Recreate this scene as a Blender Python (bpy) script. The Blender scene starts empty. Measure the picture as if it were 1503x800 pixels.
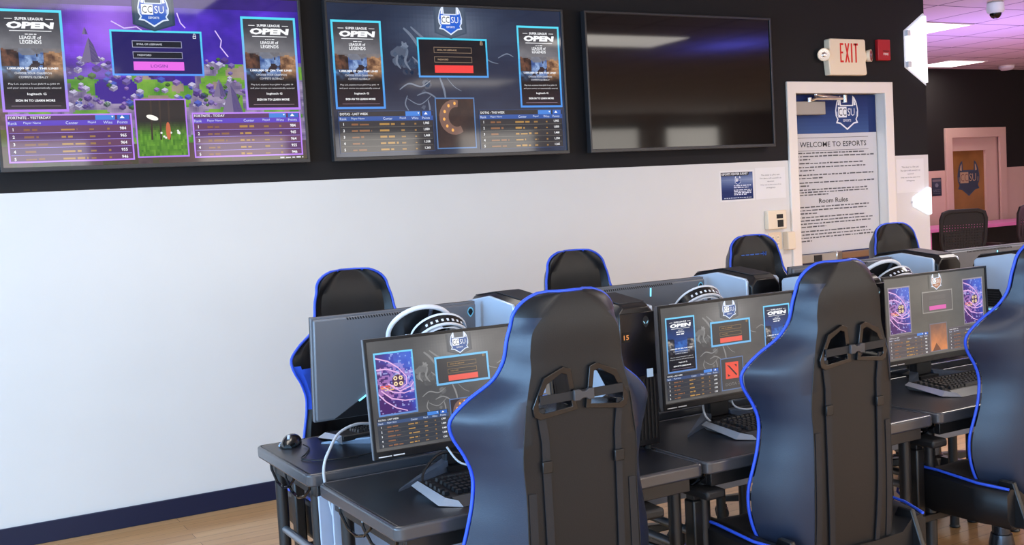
import bpy, bmesh, math, random
from mathutils import Vector, Matrix
rnd = random.Random(7)
SC = bpy.context.scene
COL = SC.collection
PI = math.pi
def lin(c):
    return tuple(((x/255.0)/12.92 if x/255.0 <= .04045 else ((x/255.0+.055)/1.055)**2.4) for x in c[:3])
# ------------------------------------------------------------------ materials
MATS = {}
def mat(name, col, rough=.5, metal=0., spec=.5, bump=0., bscale=200., mottle=0., mscale=6., coat=0., emit=None, estr=1., trans=0., alpha=1.):
    m = bpy.data.materials.new(name); m.use_nodes = True
    nt = m.node_tree; b = nt.nodes['Principled BSDF']
    c = lin(col)
    b.inputs['Base Color'].default_value = (*c, 1)
    b.inputs['Roughness'].default_value = rough
    b.inputs['Metallic'].default_value = metal
    b.inputs['Specular IOR Level'].default_value = spec
    b.inputs['Coat Weight'].default_value = coat
    b.inputs['Transmission Weight'].default_value = trans
    tc = None
    if mottle or bump:
        tc = nt.nodes.new('ShaderNodeTexCoord')
    if mottle:
        n = nt.nodes.new('ShaderNodeTexNoise'); n.inputs['Scale'].default_value = mscale; n.inputs['Detail'].default_value = 4
        nt.links.new(tc.outputs['Object'], n.inputs['Vector'])
        r = nt.nodes.new('ShaderNodeValToRGB')
        r.color_ramp.elements[0].position = .3; r.color_ramp.elements[1].position = .7
        r.color_ramp.elements[0].color = (*[max(0, x*(1-mottle)) for x in c], 1)
        r.color_ramp.elements[1].color = (*[min(1, x*(1+mottle)) for x in c], 1)
        nt.links.new(n.outputs['Fac'], r.inputs['Fac']); nt.links.new(r.outputs['Color'], b.inputs['Base Color'])
    if bump:
        n = nt.nodes.new('ShaderNodeTexNoise'); n.inputs['Scale'].default_value = bscale; n.inputs['Detail'].default_value = 3
        nt.links.new(tc.outputs['Object'], n.inputs['Vector'])
        bn = nt.nodes.new('ShaderNodeBump'); bn.inputs['Strength'].default_value = bump; bn.inputs['Distance'].default_value = .002
        nt.links.new(n.outputs['Fac'], bn.inputs['Height']); nt.links.new(bn.outputs['Normal'], b.inputs['Normal'])
    if emit:
        b.inputs['Emission Color'].default_value = (*lin(emit), 1); b.inputs['Emission Strength'].default_value = estr
    MATS[name] = m
    return m
def art_mat(name, emissive, strength=1., rough=.2, spec=.5, base=(6, 6, 8)):
    m = bpy.data.materials.new(name); m.use_nodes = True
    nt = m.node_tree; b = nt.nodes['Principled BSDF']
    a = nt.nodes.new('ShaderNodeAttribute'); a.attribute_name = 'art'
    b.inputs['Roughness'].default_value = rough; b.inputs['Specular IOR Level'].default_value = spec
    if emissive:
        b.inputs['Base Color'].default_value = (*lin(base), 1)
        nt.links.new(a.outputs['Color'], b.inputs['Emission Color']); b.inputs['Emission Strength'].default_value = strength
    else:
        nt.links.new(a.outputs['Color'], b.inputs['Base Color'])
    MATS[name] = m
    return m
# ------------------------------------------------------------------ mesh builder
class MB:
    def __init__(s): s.v = []; s.f = []; s.m = []
    def add(s, vs, fs, mi=0, M=None):
        o = len(s.v)
        s.v += [tuple(M @ Vector(p)) if M else tuple(p) for p in vs]
        for f in fs: s.f.append(tuple(i+o for i in f)); s.m.append(mi)
        return s
    def box(s, x0, x1, y0, y1, z0, z1, mi=0, M=None):
        vs = [(x, y, z) for x in (x0, x1) for y in (y0, y1) for z in (z0, z1)]
        return s.add(vs, [(0, 1, 3, 2), (4, 6, 7, 5), (0, 4, 5, 1), (2, 3, 7, 6), (0, 2, 6, 4), (1, 5, 7, 3)], mi, M)
    def prism(s, pts, y0, y1, axis='y', mi=0, M=None):
        # pts: 2D outline; axis y: (x,z); x: (y,z); z: (x,y)
        def P(p, t):
            return (p[0], t, p[1]) if axis == 'y' else ((t, p[0], p[1]) if axis == 'x' else (p[0], p[1], t))
        n = len(pts)
        vs = [P(p, y0) for p in pts]+[P(p, y1) for p in pts]
        fs = [tuple(range(n)), tuple(range(2*n-1, n-1, -1))]+[(i, (i+1) % n, n+(i+1) % n, n+i) for i in range(n)]
        return s.add(vs, fs, mi, M)
    def ring(s, outer, inner, y0, y1, axis='y', mi=0, M=None):
        def P(p, t):
            return (p[0], t, p[1]) if axis == 'y' else ((t, p[0], p[1]) if axis == 'x' else (p[0], p[1], t))
        n = len(outer); vs = []
        for L, t in ((outer, y0), (inner, y0), (outer, y1), (inner, y1)): vs += [P(p, t) for p in L]
        fs = []
        for i in range(n):
            j = (i+1) % n
            fs += [(i, j, n+j, n+i), (2*n+j, 2*n+i, 3*n+i, 3*n+j), (j, i, 2*n+i, 2*n+j), (n+i, n+j, 3*n+j, 3*n+i)]
        return s.add(vs, fs, mi, M)
    def tube(s, pts, r, n=8, mi=0, closed=False, M=None, caps=True, flat=None):
        pts = [Vector(p) for p in pts]; k = len(pts)
        rr = r if isinstance(r, (list, tuple)) else [r]*k
        vs = []; up = None
        for i, p in enumerate(pts):
            if closed: t = pts[(i+1) % k]-pts[i-1]
            else: t = pts[min(i+1, k-1)]-pts[max(i-1, 0)]
            t.normalize()
            if up is None:
                up = Vector((0, 0, 1)) if abs(t.z) < .9 else Vector((1, 0, 0))
            a = t.cross(up)
            if a.length < 1e-6: a = t.cross(Vector((0, 1, .3)))
            a.normalize(); b = a.cross(t); b.normalize(); up = b
            for j in range(n):
                an = 2*PI*j/n
                vs.append(tuple(p+(a*math.cos(an)+b*math.sin(an)*(flat or 1))*rr[i]))
        fs = []
        for i in range(k if closed else k-1):
            for j in range(n):
                a0 = i*n+j; a1 = i*n+(j+1) % n; c = ((i+1) % k)*n
                fs.append((a0, a1, c+(j+1) % n, c+j))
        if not closed and caps:
            fs += [tuple(range(n-1, -1, -1)), tuple(range((k-1)*n, k*n))]
        return s.add(vs, fs, mi, M)
    def cyl(s, p0, p1, r, r1=None, n=16, mi=0, M=None):
        return s.tube([p0, p1], [r, r if r1 is None else r1], n, mi, M=M)
    def lathe(s, prof, n=20, mi=0, M=None):
        vs = []; fs = []
        for (r, z) in prof:
            for j in range(n): vs.append((r*math.cos(2*PI*j/n), r*math.sin(2*PI*j/n), z))
        for i in range(len(prof)-1):
            for j in range(n): fs.append((i*n+j, i*n+(j+1) % n, (i+1)*n+(j+1) % n, (i+1)*n+j))
        fs += [tuple(range(n-1, -1, -1)), tuple(range((len(prof)-1)*n, len(prof)*n))]
        return s.add(vs, fs, mi, M)
    def ball(s, c, r, n=12, mi=0, sc=(1, 1, 1)):
        vs = [(c[0], c[1], c[2]+r*sc[2])]; fs = []
        K = n//2
        for i in range(1, K):
            for j in range(n):
                a = PI*i/K; b = 2*PI*j/n
                vs.append((c[0]+r*sc[0]*math.sin(a)*math.cos(b), c[1]+r*sc[1]*math.sin(a)*math.sin(b), c[2]+r*sc[2]*math.cos(a)))
        vs.append((c[0], c[1], c[2]-r*sc[2])); L = len(vs)-1
        for j in range(n):
            fs.append((0, 1+j, 1+(j+1) % n)); fs.append((L, L-n+(j+1) % n, L-n+j))
            for i in range(K-2): fs.append((1+i*n+j, 1+(i+1)*n+j, 1+(i+1)*n+(j+1) % n, 1+i*n+(j+1) % n))
        return s.add(vs, fs, mi)
    def mesh(s, name, mats, smooth=None):
        me = bpy.data.meshes.new(name); me.from_pydata(s.v, [], s.f); me.validate()
        for m in (mats if isinstance(mats, (list, tuple)) else [mats]): me.materials.append(MATS[m] if isinstance(m, str) else m)
        if len(me.polygons) == len(s.m): me.polygons.foreach_set('material_index', s.m)
        bm = bmesh.new(); bm.from_mesh(me); bmesh.ops.recalc_face_normals(bm, faces=bm.faces); bm.to_mesh(me); bm.free()
        if smooth is not None:
            me.polygons.foreach_set('use_smooth', [True]*len(me.polygons)); me.set_sharp_from_angle(angle=math.radians(smooth))
        return me
    def obj(s, name, mats, parent=None, smooth=None, bevel=0, seg=2, loc=None):
        o = bpy.data.objects.new(name, s.mesh(name, mats, 35 if (bevel and smooth is None) else smooth)); COL.objects.link(o)
        if parent is not None: o.parent = parent
        if loc: o.location = loc
        if bevel:
            b = o.modifiers.new('bevel', 'BEVEL'); b.width = bevel; b.segments = seg; b.limit_method = 'ANGLE'; b.angle_limit = math.radians(40)
            b.harden_normals = False
        return o
def thing(name, label, cat, loc=(0, 0, 0), rz=0., group=None):
    o = bpy.data.objects.new(name, None); COL.objects.link(o); o.empty_display_size = .1
    o.location = loc; o.rotation_euler = (0, 0, rz); return tag(o, label, cat, group)
def tag(o, label, cat, group=None):
    o['label'] = label; o['category'] = cat
    if group: o['group'] = group
    return o
def struct(o, label=None):
    o['kind'] = 'structure'
    if label: o['label'] = label
    return o
def dup(root, loc, rz=None, label=None, skip=()):
    def cp(o, par):
        c = o.copy(); COL.objects.link(c)
        if par is not None: c.parent = par
        for ch in kids.get(o, []):
            if ch.name.split('.')[0] not in skip: cp(ch, c)
        return c
    kids = {}
    for o in list(COL.objects):
        if o.parent is not None: kids.setdefault(o.parent, []).append(o)
    r = cp(root, None); r.location = loc
    if rz is not None: r.rotation_euler = (0, 0, rz)
    if label: r['label'] = label
    return r
# ------------------------------------------------------------------ 2D artwork (text, logos, screens, prints)
TXT = {}
def text_geo(s, bold=0.):
    k = (s, bold)
    if k not in TXT:
        cu = bpy.data.curves.new('lettering', 'FONT'); cu.body = s; cu.resolution_u = 2; cu.offset = bold
        ob = bpy.data.objects.new('lettering', cu); me = ob.to_mesh()
        vs = [(v.co.x, v.co.y) for v in me.vertices]; fs = [tuple(p.vertices) for p in me.polygons]
        ob.to_mesh_clear(); bpy.data.objects.remove(ob); bpy.data.curves.remove(cu)
        x0 = min(v[0] for v in vs); x1 = max(v[0] for v in vs); y0 = min(v[1] for v in vs); y1 = max(v[1] for v in vs)
        TXT[k] = ([(v[0]-x0, v[1]-y0) for v in vs], fs, x1-x0, y1-y0)
    return TXT[k]
class Art:
    STEP = .00035
    def __init__(s, W, H): s.W = W; s.H = H; s.v = []; s.f = []; s.c = []; s.sh = 0.
    def poly(s, pts, col, layer=1, holes=None):
        o = len(s.v); s.v += [(p[0], p[1], layer) for p in pts]; s.f.append(tuple(range(o, o+len(pts)))); s.c.append(lin(col))
    def rect(s, x0, y0, x1, y1, col, layer=1): s.poly([(x0, y0), (x1, y0), (x1, y1), (x0, y1)], col, layer)
    def frame(s, x0, y0, x1, y1, t, col, layer=2, col2=None):
        c2 = col2 or col
        s.rect(x0, y1-t, x1, y1, col, layer); s.rect(x0, y0, x1, y0+t, c2, layer)
        n = 5
        for i in range(n):
            a = y0+t+(y1-y0-2*t)*i/n; b = y0+t+(y1-y0-2*t)*(i+1)/n; q = (i+.5)/n
            c = tuple(c2[k]*(1-q)+col[k]*q for k in range(3))
            s.rect(x0, a, x0+t, b, c, layer); s.rect(x1-t, a, x1, b, c, layer)
    def grid(s, x0, y0, x1, y1, nx, ny, fn, layer=1):
        o = len(s.v)
        for j in range(ny+1):
            for i in range(nx+1): s.v.append((x0+(x1-x0)*i/nx, y0+(y1-y0)*j/ny, layer))
        for j in range(ny):
            for i in range(nx):
                a = o+j*(nx+1)+i; s.f.append((a, a+1, a+nx+2, a+nx+1)); s.c.append(lin(fn((i+.5)/nx, (j+.5)/ny)))
    def text(s, t, x, y, h, col, w=None, align='c', bold=0., layer=3, slant=0.):
        vs, fs, tw, th = text_geo(t, bold)
        ky = h/th; kx = ky if w is None else w/tw
        ox = x-(tw*kx/2 if align == 'c' else (tw*kx if align == 'r' else 0))
        o = len(s.v); s.v += [(ox+v[0]*kx+slant*v[1]*ky, y+v[1]*ky, layer) for v in vs]
        for f in fs: s.f.append(tuple(i+o for i in f)); s.c.append(lin(col))
    def ell(s, cx, cy, rx, ry, col, layer=2, n=16, rot=0.):
        s.poly([(cx+rx*math.cos(2*PI*i/n)*math.cos(rot)-ry*math.sin(2*PI*i/n)*math.sin(rot), cy+rx*math.cos(2*PI*i/n)*math.sin(rot)+ry*math.sin(2*PI*i/n)*math.cos(rot)) for i in range(n)], col, layer)
    def stroke(s, pts, w, col, layer=2):
        k = len(pts)
        ww = w if isinstance(w, list) else [w]*k
        L = []; R = []
        for i, p in enumerate(pts):
            a = pts[max(i-1, 0)]; b = pts[min(i+1, k-1)]; dx, dy = b[0]-a[0], b[1]-a[1]; d = math.hypot(dx, dy) or 1
            L.append((p[0]-dy/d*ww[i]/2, p[1]+dx/d*ww[i]/2)); R.append((p[0]+dy/d*ww[i]/2, p[1]-dx/d*ww[i]/2))
        for i in range(k-1): s.poly([L[i], L[i+1], R[i+1], R[i]], col, layer)
    def words(s, x0, x1, y, h, col, layer=3, r=None, fill=.8):
        # illegible small print: a row of word-like marks
        r = r or rnd; x = x0
        while x < x1:
            w = h*r.uniform(1.2, 4.5); e = min(x+w, x1)
            s.rect(x, y, e, y+h*r.uniform(.55, .8), col, layer); x = e+h*.7
    def obj(s, name, m, parent=None, M=None, thick=None, back='black_plastic'):
        me = bpy.data.meshes.new(name)
        vs = [Vector((v[0], -v[2]*s.STEP, v[1])) for v in s.v]
        if M: vs = [M @ v for v in vs]
        me.from_pydata([tuple(v) for v in vs], [], s.f)
        me.materials.append(MATS[m])
        at = me.color_attributes.new('art', 'FLOAT_COLOR', 'CORNER')
        buf = []
        for p, c in zip(me.polygons, s.c): buf += [c[0], c[1], c[2], 1.]*p.loop_total
        at.data.foreach_set('color', buf)
        o = bpy.data.objects.new(name, me); COL.objects.link(o)
        if parent is not None: o.parent = parent
        return o
# value noise
_H = {}
def h2(i, j, k=0):
    q = (i, j, k)
    if q not in _H: _H[q] = random.Random(i*73856093 ^ j*19349663 ^ k*83492791).random()
    return _H[q]
def vn(x, y, k=0):
    i, j = math.floor(x), math.floor(y); a, b = x-i, y-j
    a = a*a*(3-2*a); b = b*b*(3-2*b)
    return (h2(i, j, k)*(1-a)+h2(i+1, j, k)*a)*(1-b)+(h2(i, j+1, k)*(1-a)+h2(i+1, j+1, k)*a)*b
def fbm(x, y, k=0, o=4):
    t = 0; a = .5; n = 0
    for _ in range(o): t += a*vn(x, y, k); n += a; x *= 2.1; y *= 2.1; a *= .55
    return t/n
def mix(a, b, t):
    t = max(0, min(1, t)); return tuple(a[i]*(1-t)+b[i]*t for i in range(3))
# ------------------------------------------------------------------ logos
def shield(a, cx, cy, u, line, body, white=(240, 243, 248), dark=(30, 35, 55), L=3, sub=True, fill=True):
    def P(l, k=1.): return [(cx+x*u*k, cy+y*u*k) for x, y in l]
    half = [(0, .5), (.5, .5), (.52, .72), (.55, 1.1), (.72, .98), (.88, .72), (.95, .5), (1.03, .15), (1.0, -.2), (.86, -.42), (1.0, -.66), (.62, -.72), (0, -1.12)]
    full = half+[(-x, y) for x, y in half[-2:0:-1]]
    inn = [(0, .42), (.58, .42), (.6, .6), (.62, .9), (.78, .7), (.87, .48), (.94, .14), (.91, -.18), (.76, -.42), (.84, -.58), (.58, -.63), (0, -1.0)]
    infull = inn+[(-x, y) for x, y in inn[-2:0:-1]]
    a.poly(P(full), line, L); a.poly(P(infull), body, L+1)
    for s in (-1, 1):
        a.poly([(cx+s*x*u, cy+y*u) for x, y in [(.62, .46), (.62, .9), (.72, .78), (.8, .5)]], white, L+2)
        a.poly([(cx+s*x*u, cy+y*u) for x, y in [(.93, .05), (.84, .1), (.82, -.2), (.9, -.22)]], mix(white, body, .4), L+2)
    a.rect(cx-.78*u, cy-.3*u, cx-.02*u, cy+.38*u, white, L+2)
    a.text('CC', cx-.4*u, cy-.2*u, .48*u, dark, w=.66*u, layer=L+3)
    a.text('SU', cx+.38*u, cy-.2*u, .48*u, white, w=.62*u, layer=L+3)
    if sub: a.text('ESPORTS', cx, cy-.58*u, .15*u, white, w=.7*u, layer=L+3, bold=.01)
def alien(a, cx, cy, u, col, eye, L=2):
    pts = []
    for i in range(24):
        t = 2*PI*i/24; x = math.sin(t); y = math.cos(t)
        k = 1 if y > 0 else (1-.45*(-y)**1.5)
        pts.append((cx+x*.7*u*k, cy+y*u))
    a.poly(pts, col, L)
    for s in (-1, 1):
        a.poly([(cx+s*x*u, cy+y*u) for x, y in [(.08, -.38), (.2, -.1), (.5, .22), (.52, 0), (.36, -.25)]], eye, L+1)
# ------------------------------------------------------------------ materials list
mat('wall_cream', (222, 219, 215), .65, spec=.3, mottle=.012, mscale=3, bump=.08, bscale=160)
mat('wall_black', (32, 30, 31), .75, spec=.25, bump=.1, bscale=120)
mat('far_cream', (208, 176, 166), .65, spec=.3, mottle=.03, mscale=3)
mat('ceiling_tile', (214, 208, 210), .9, spec=.1)
mat('base_navy', (17, 26, 56), .45, spec=.4)
mat('trim_white', (238, 230, 220), .4, spec=.4)
mat('cream_plastic', (238, 222, 196), .4)
mat('beige_plate', (226, 204, 176), .45)
mat('black_plastic', (17, 17, 19), .4)
mat('tv_bezel', (44, 44, 47), .35)
mat('gloss_black', (6, 6, 8), .05, spec=.45)
mat('soft_black', (22, 22, 24), .55)
mat('leather', (19, 20, 23), .4, spec=.38, bump=.12, bscale=420)
mat('leather_skytint', (22, 33, 54), .36, spec=.55, bump=.12, bscale=420)  # black leather with the blue sky reflection painted into its colour
mat('blue_fabric', (56, 100, 232), .75, spec=.3, bump=.2, bscale=500)
mat('blue_pipe', (44, 84, 214), .4)
mat('blue_thread', (52, 96, 180), .5)
mat('strap_web', (20, 22, 28), .6, bump=.15, bscale=600)
mat('table_top', (30, 31, 36), .3, spec=.5, bump=.04, bscale=900)
mat('table_edge', (96, 100, 110), .32, spec=.5)
mat('table_steel', (30, 29, 30), .38, spec=.5)
mat('steel_bar', (150, 154, 162), .3, metal=.8)
mat('modesty_gray', (168, 178, 198), .5)
mat('pc_silver', (194, 208, 226), .3, metal=.15, spec=.6)
mat('pc_black', (17, 17, 20), .28, spec=.5)
mat('pc_top', (44, 44, 48), .45)
mat('vent_black', (9, 9, 11), .6)
mat('mon_back', (112, 115, 122), .4, metal=.15)
mat('mon_dark', (24, 25, 29), .4)
mat('led_cyan', (120, 210, 240), .4, emit=(130, 215, 245), estr=1.1)
mat('kb_silver', (178, 186, 196), .32, metal=.55)
mat('kb_deck', (15, 15, 17), .45)
mat('key_black', (24, 25, 28), .4)
mat('cable_gray', (190, 194, 200), .45)
mat('cable_black', (18, 18, 20), .5)
mat('headset_white', (232, 234, 240), .35)
mat('headset_gray', (88, 94, 110), .3, metal=.5)
mat('chrome', (205, 205, 205), .15, metal=1)
mat('exit_cream', (244, 226, 196), .45)
mat('fire_red', (178, 30, 38), .4)
mat('paper', (232, 230, 228), .6, spec=.2)
mat('door_navy', (24, 46, 104), .3, spec=.5)
mat('brass_dull', (150, 118, 92), .35, metal=.6)
mat('closer_gray', (168, 162, 152), .4, metal=.3)
mat('lamp_white', (255, 255, 255), .5, emit=(255, 252, 246), estr=4.)
mat('panel_glow', (250, 252, 255), .5, emit=(246, 250, 255), estr=1.1)
mat('mesh_black', (14, 12, 17), .6)
mat('pink_lit_top', (222, 130, 190), .45)  # the pink room light is painted into the table's colour
mat('amber_glass', (140, 96, 50), .25, spec=.5, mottle=.25, mscale=2)
mat('window_frame', (120, 120, 122), .5)
mat('gas_chrome', (60, 62, 68), .25, metal=.8)
mat('sky_pane', (200, 220, 255), .3, emit=(225, 236, 255), estr=3.)
mat('blue_lamp', (40, 70, 255), .3, emit=(50, 90, 255), estr=30.)
mat('white_tab', (225, 228, 232), .4)
mat('orange_print', (236, 150, 70), .5)
mat('sticker_blue', (176, 206, 236), .5)
art_mat('art_tv', True, 1.0, rough=.06, spec=.5)
art_mat('art_monitor', True, 1.0, rough=.3, spec=.5, base=(40, 40, 42))  # base lightened to put reflected room haze into the screens
art_mat('art_print', False, rough=.5, spec=.3)
# floor planks
def floor_mat():
    m = bpy.data.materials.new('maple_planks'); m.use_nodes = True; nt = m.node_tree; b = nt.nodes['Principled BSDF']
    tc = nt.nodes.new('ShaderNodeTexCoord')
    br = nt.nodes.new('ShaderNodeTexBrick')
    br.inputs['Scale'].default_value = 1; br.inputs['Brick Width'].default_value = 1.1; br.inputs['Row Height'].default_value = .083
    br.inputs['Mortar Size'].default_value = .0016; br.inputs['Mortar Smooth'].default_value = .2
    br.inputs['Color1'].default_value = (*lin((206, 164, 116)), 1); br.inputs['Color2'].default_value = (*lin((186, 140, 92)), 1); br.inputs['Mortar'].default_value = (*lin((120, 84, 54)), 1)
    nt.links.new(tc.outputs['Object'], br.inputs['Vector'])
    n = nt.nodes.new('ShaderNodeTexNoise'); n.inputs['Scale'].default_value = 1; n.inputs['Detail'].default_value = 6
    mp = nt.nodes.new('ShaderNodeMapping'); mp.inputs['Scale'].default_value = (2, 34, 1)
    nt.links.new(tc.outputs['Object'], mp.inputs['Vector']); nt.links.new(mp.outputs['Vector'], n.inputs['Vector'])
    mx = nt.nodes.new('ShaderNodeMixRGB'); mx.blend_type = 'MULTIPLY'; mx.inputs['Fac'].default_value = .35
    rp = nt.nodes.new('ShaderNodeValToRGB'); rp.color_ramp.elements[0].color = (.6, .5, .42, 1); rp.color_ramp.elements[1].color = (1, 1, 1, 1); rp.color_ramp.elements[0].position = .3; rp.color_ramp.elements[1].position = .65
    nt.links.new(n.outputs['Fac'], rp.inputs['Fac']); nt.links.new(br.outputs['Color'], mx.inputs['Color1']); nt.links.new(rp.outputs['Color'], mx.inputs['Color2'])
    nt.links.new(mx.outputs['Color'], b.inputs['Base Color']); b.inputs['Roughness'].default_value = .28
    MATS['floor'] = m
floor_mat()
def ceil_mat():
    m = bpy.data.materials.new('ceiling_grid'); m.use_nodes = True; nt = m.node_tree; b = nt.nodes['Principled BSDF']
    tc = nt.nodes.new('ShaderNodeTexCoord'); br = nt.nodes.new('ShaderNodeTexBrick')
    mp = nt.nodes.new('ShaderNodeMapping'); mp.inputs['Location'].default_value = (-8.27, -.85, 0)
    nt.links.new(tc.outputs['Object'], mp.inputs['Vector']); nt.links.new(mp.outputs['Vector'], br.inputs['Vector'])
    br.offset = 0; br.inputs['Scale'].default_value = 1; br.inputs['Brick Width'].default_value = .61; br.inputs['Row Height'].default_value = .61; br.inputs['Mortar Size'].default_value = .009
    br.inputs['Color1'].default_value = (*lin((222, 214, 214)), 1); br.inputs['Color2'].default_value = (*lin((214, 208, 208)), 1); br.inputs['Mortar'].default_value = (*lin((96, 88, 96)), 1)
    n = nt.nodes.new('ShaderNodeTexNoise'); n.inputs['Scale'].default_value = 90
    nt.links.new(tc.outputs['Object'], n.inputs['Vector'])
    bn = nt.nodes.new('ShaderNodeBump'); bn.inputs['Strength'].default_value = .3; bn.inputs['Distance'].default_value = .004
    nt.links.new(n.outputs['Fac'], bn.inputs['Height']); nt.links.new(bn.outputs['Normal'], b.inputs['Normal'])
    nt.links.new(br.outputs['Color'], b.inputs['Base Color']); b.inputs['Roughness'].default_value = .9
    MATS['ceil_grid'] = m
ceil_mat()
# ------------------------------------------------------------------ room shell
ZC = 2.76; ZB = 1.628; WX = 6.597
struct(MB().box(-3.2, 16, -9.5, 3.7, -.1, 0).obj('floor', 'floor'))
struct(MB().box(-3.2, 16, -9.5, 3.7, ZC, ZC+.1).obj('ceiling', 'ceil_grid'))
# television wall, with the door opening (5.31..6.155, up to 2.07)
DX0, DX1, DZ = 5.232, 6.234, 2.149
OX0, OX1, OZ = DX0+.045, DX1-.045, DZ-.045
b = MB()
for z0, z1, mi in ((0, ZB, 0), (ZB, ZC, 1)):
    b.box(-3.2, OX0, 0, .16, z0, z1, mi); b.box(OX1, WX, 0, .16, z0, z1, mi)
b.box(OX0, OX1, 0, .16, OZ, ZC, 1)
struct(b.obj('wall_back', ['wall_cream', 'wall_black']))
b = MB()
for z0, z1, mi in ((0, ZB, 0), (ZB, ZC, 1)): b.box(WX-.16, WX-.002, .16, 3.6, z0, z1, mi)
struct(b.obj('wall_return', ['wall_cream', 'wall_black']))
ZF = 1.53; FY = 3.6
FD0, FD1, FDZ = 11.22, 12.35, 2.04
b = MB()
for z0, z1, mi in ((0, ZF, 0), (ZF, ZC, 1)): b.box(WX-.16, FD0+.05, FY, FY+.1, z0, z1, mi); b.box(FD1-.05, 16, FY, FY+.1, z0, z1, mi)
b.box(FD0+.05, FD1-.05, FY, FY+.1, FDZ-.04, ZC, 1)
struct(b.obj('wall_far', ['far_cream', 'wall_black']))
b = MB()
for z0, z1, mi in ((0, ZF, 0), (ZF, ZC, 1)): b.box(16, 16.1, -9.5, 3.7, z0, z1, mi)
struct(b.obj('wall_right', ['wall_cream', 'wall_black']))
# window walls out of frame (daylight comes through them)
def window_wall(name, along, fixed, a0, a1, wins, zs=.75, zt=2.25):
    b = MB()
    def bx(p, q, z0, z1):
        if along == 'y': b.box(fixed-.12, fixed, p, q, z0, z1)
        else: b.box(p, q, fixed-.12, fixed, z0, z1)
    bx(a0, a1, 0, zs); bx(a0, a1, zt, ZC); p = a0
    for (u, v) in wins: bx(p, u, zs, zt); p = v
    bx(p, a1, zs, zt)
    struct(b.obj(name, 'wall_cream'))
WL = [(-8.6, -6.9), (-6.6, -4.9), (-4.6, -2.9), (-2.6, -1.0)]
WB = [(-2.7, -1.4), (-.9, .4), (1.0, 2.3), (3.6, 4.9), (5.5, 6.9), (7.5, 8.9), (9.5, 10.9), (11.4, 12.6)]
window_wall('wall_left', 'y', -3.2, -9.5, 0, WL)
window_wall('wall_front', 'x', -9.5, -3.2, 16, WB, .75, 2.6)
k = 0
for (u, v) in WL+WB:
    k += 1; b = MB(); left = k <= len(WL); zt = 2.25 if left else 2.6
    for (p, q, z0, z1) in ((u, u+.05, .75, zt), (v-.05, v, .75, zt), (u+.05, v-.05, .75, .8), (u+.05, v-.05, zt-.05, zt), (u+.05, v-.05, 1.5, 1.53), ((u+v)/2-.015, (u+v)/2+.015, .8, zt-.05)):
        if left: b.box(-3.26, -3.2, p, q, z0, z1)
        else: b.box(p, q, -9.56, -9.5, z0, z1)
    struct(b.obj('window_%d' % k, 'window_frame'))
# baseboard
struct(MB().box(-3.2, DX0, -.014, 0, 0, .0989).box(DX1, WX, -.014, 0, 0, .0989).obj('baseboard_back', 'base_navy', bevel=.003))
# ------------------------------------------------------------------ exit door
def casing(name, x0, x1, zt, w, y, th, m, parent=None):
    o = [(x0, 0), (x0, zt), (x1, zt), (x1, 0), (x1-w, 0), (x1-w, zt-w), (x0+w, zt-w), (x0+w, 0)]
    return MB().prism(o, y-th, y).obj(name, m, parent, bevel=.004)
struct(casing('trim_1', DX0, DX1, DZ, .078, 0, .018, 'trim_white'))
b = MB(); b.box(OX0, OX0+.03, .001, .155, 0, OZ-.03); b.box(OX1-.03, OX1, .001, .155, 0, OZ-.03); b.box(OX0, OX1, .001, .155, OZ-.03, OZ)
struct(b.obj('trim_2', 'trim_white', bevel=.003))
DL0, DL1, DLZ, DY = OX0+.032, OX1-.032, OZ-.034, .075
door = struct(thing('door_1', 'exit door with a navy top panel and a long printed sheet', 'door', (DL0, DY, 0)))
del door['category']
LW = DL1-DL0
MB().box(0, LW, 0, .045, .01, DLZ).obj('door_leaf', 'door_navy', door, bevel=.003)
b = MB(); b.box(.0, .40, -.05, -.012, .925, .982); o1 = b.obj('crash_bar_case', 'closer_gray', door, bevel=.006)
b = MB(); b.box(.40, LW-.02, -.045, -.012, .93, .978); b.obj('crash_bar', 'brass_dull', door, bevel=.008)
b = MB(); b.box(.15, .22, -.056, -.05, .93, .975); b.obj('crash_bar_label', 'soft_black', door)
b = MB(); b.box(.36, .415, -.056, -.012, .92, .99); b.obj('latch_block', 'chrome', door, bevel=.006)
b = MB(); b.box(LW-.065, LW-.015, -.05, -.003, .98, 1.1); b.obj('latch_case', 'closer_gray', door, bevel=.004)
cz = 2.035
b = MB(); b.box(.0, .30, -.06, -.008, cz-.105, cz-.015); b.obj('door_closer', 'closer_gray', door, bevel=.005)
b = MB(); b.tube([(.16, -.06, cz-.012), (.19, -.085, cz), (.42, -.12, cz-.005)], .010); b.tube([(.42, -.12, cz-.005), (.2, -.07, cz+.028)], .009)
b.cyl((.42, -.12, cz-.03), (.42, -.12, cz+.02), .018); b.cyl((.16, -.05, cz-.02), (.16, -.05, cz+.01), .02); b.ball((.2, -.07, cz+.028), .016)
b.obj('closer_arm', 'chrome', door, smooth=40)
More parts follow.
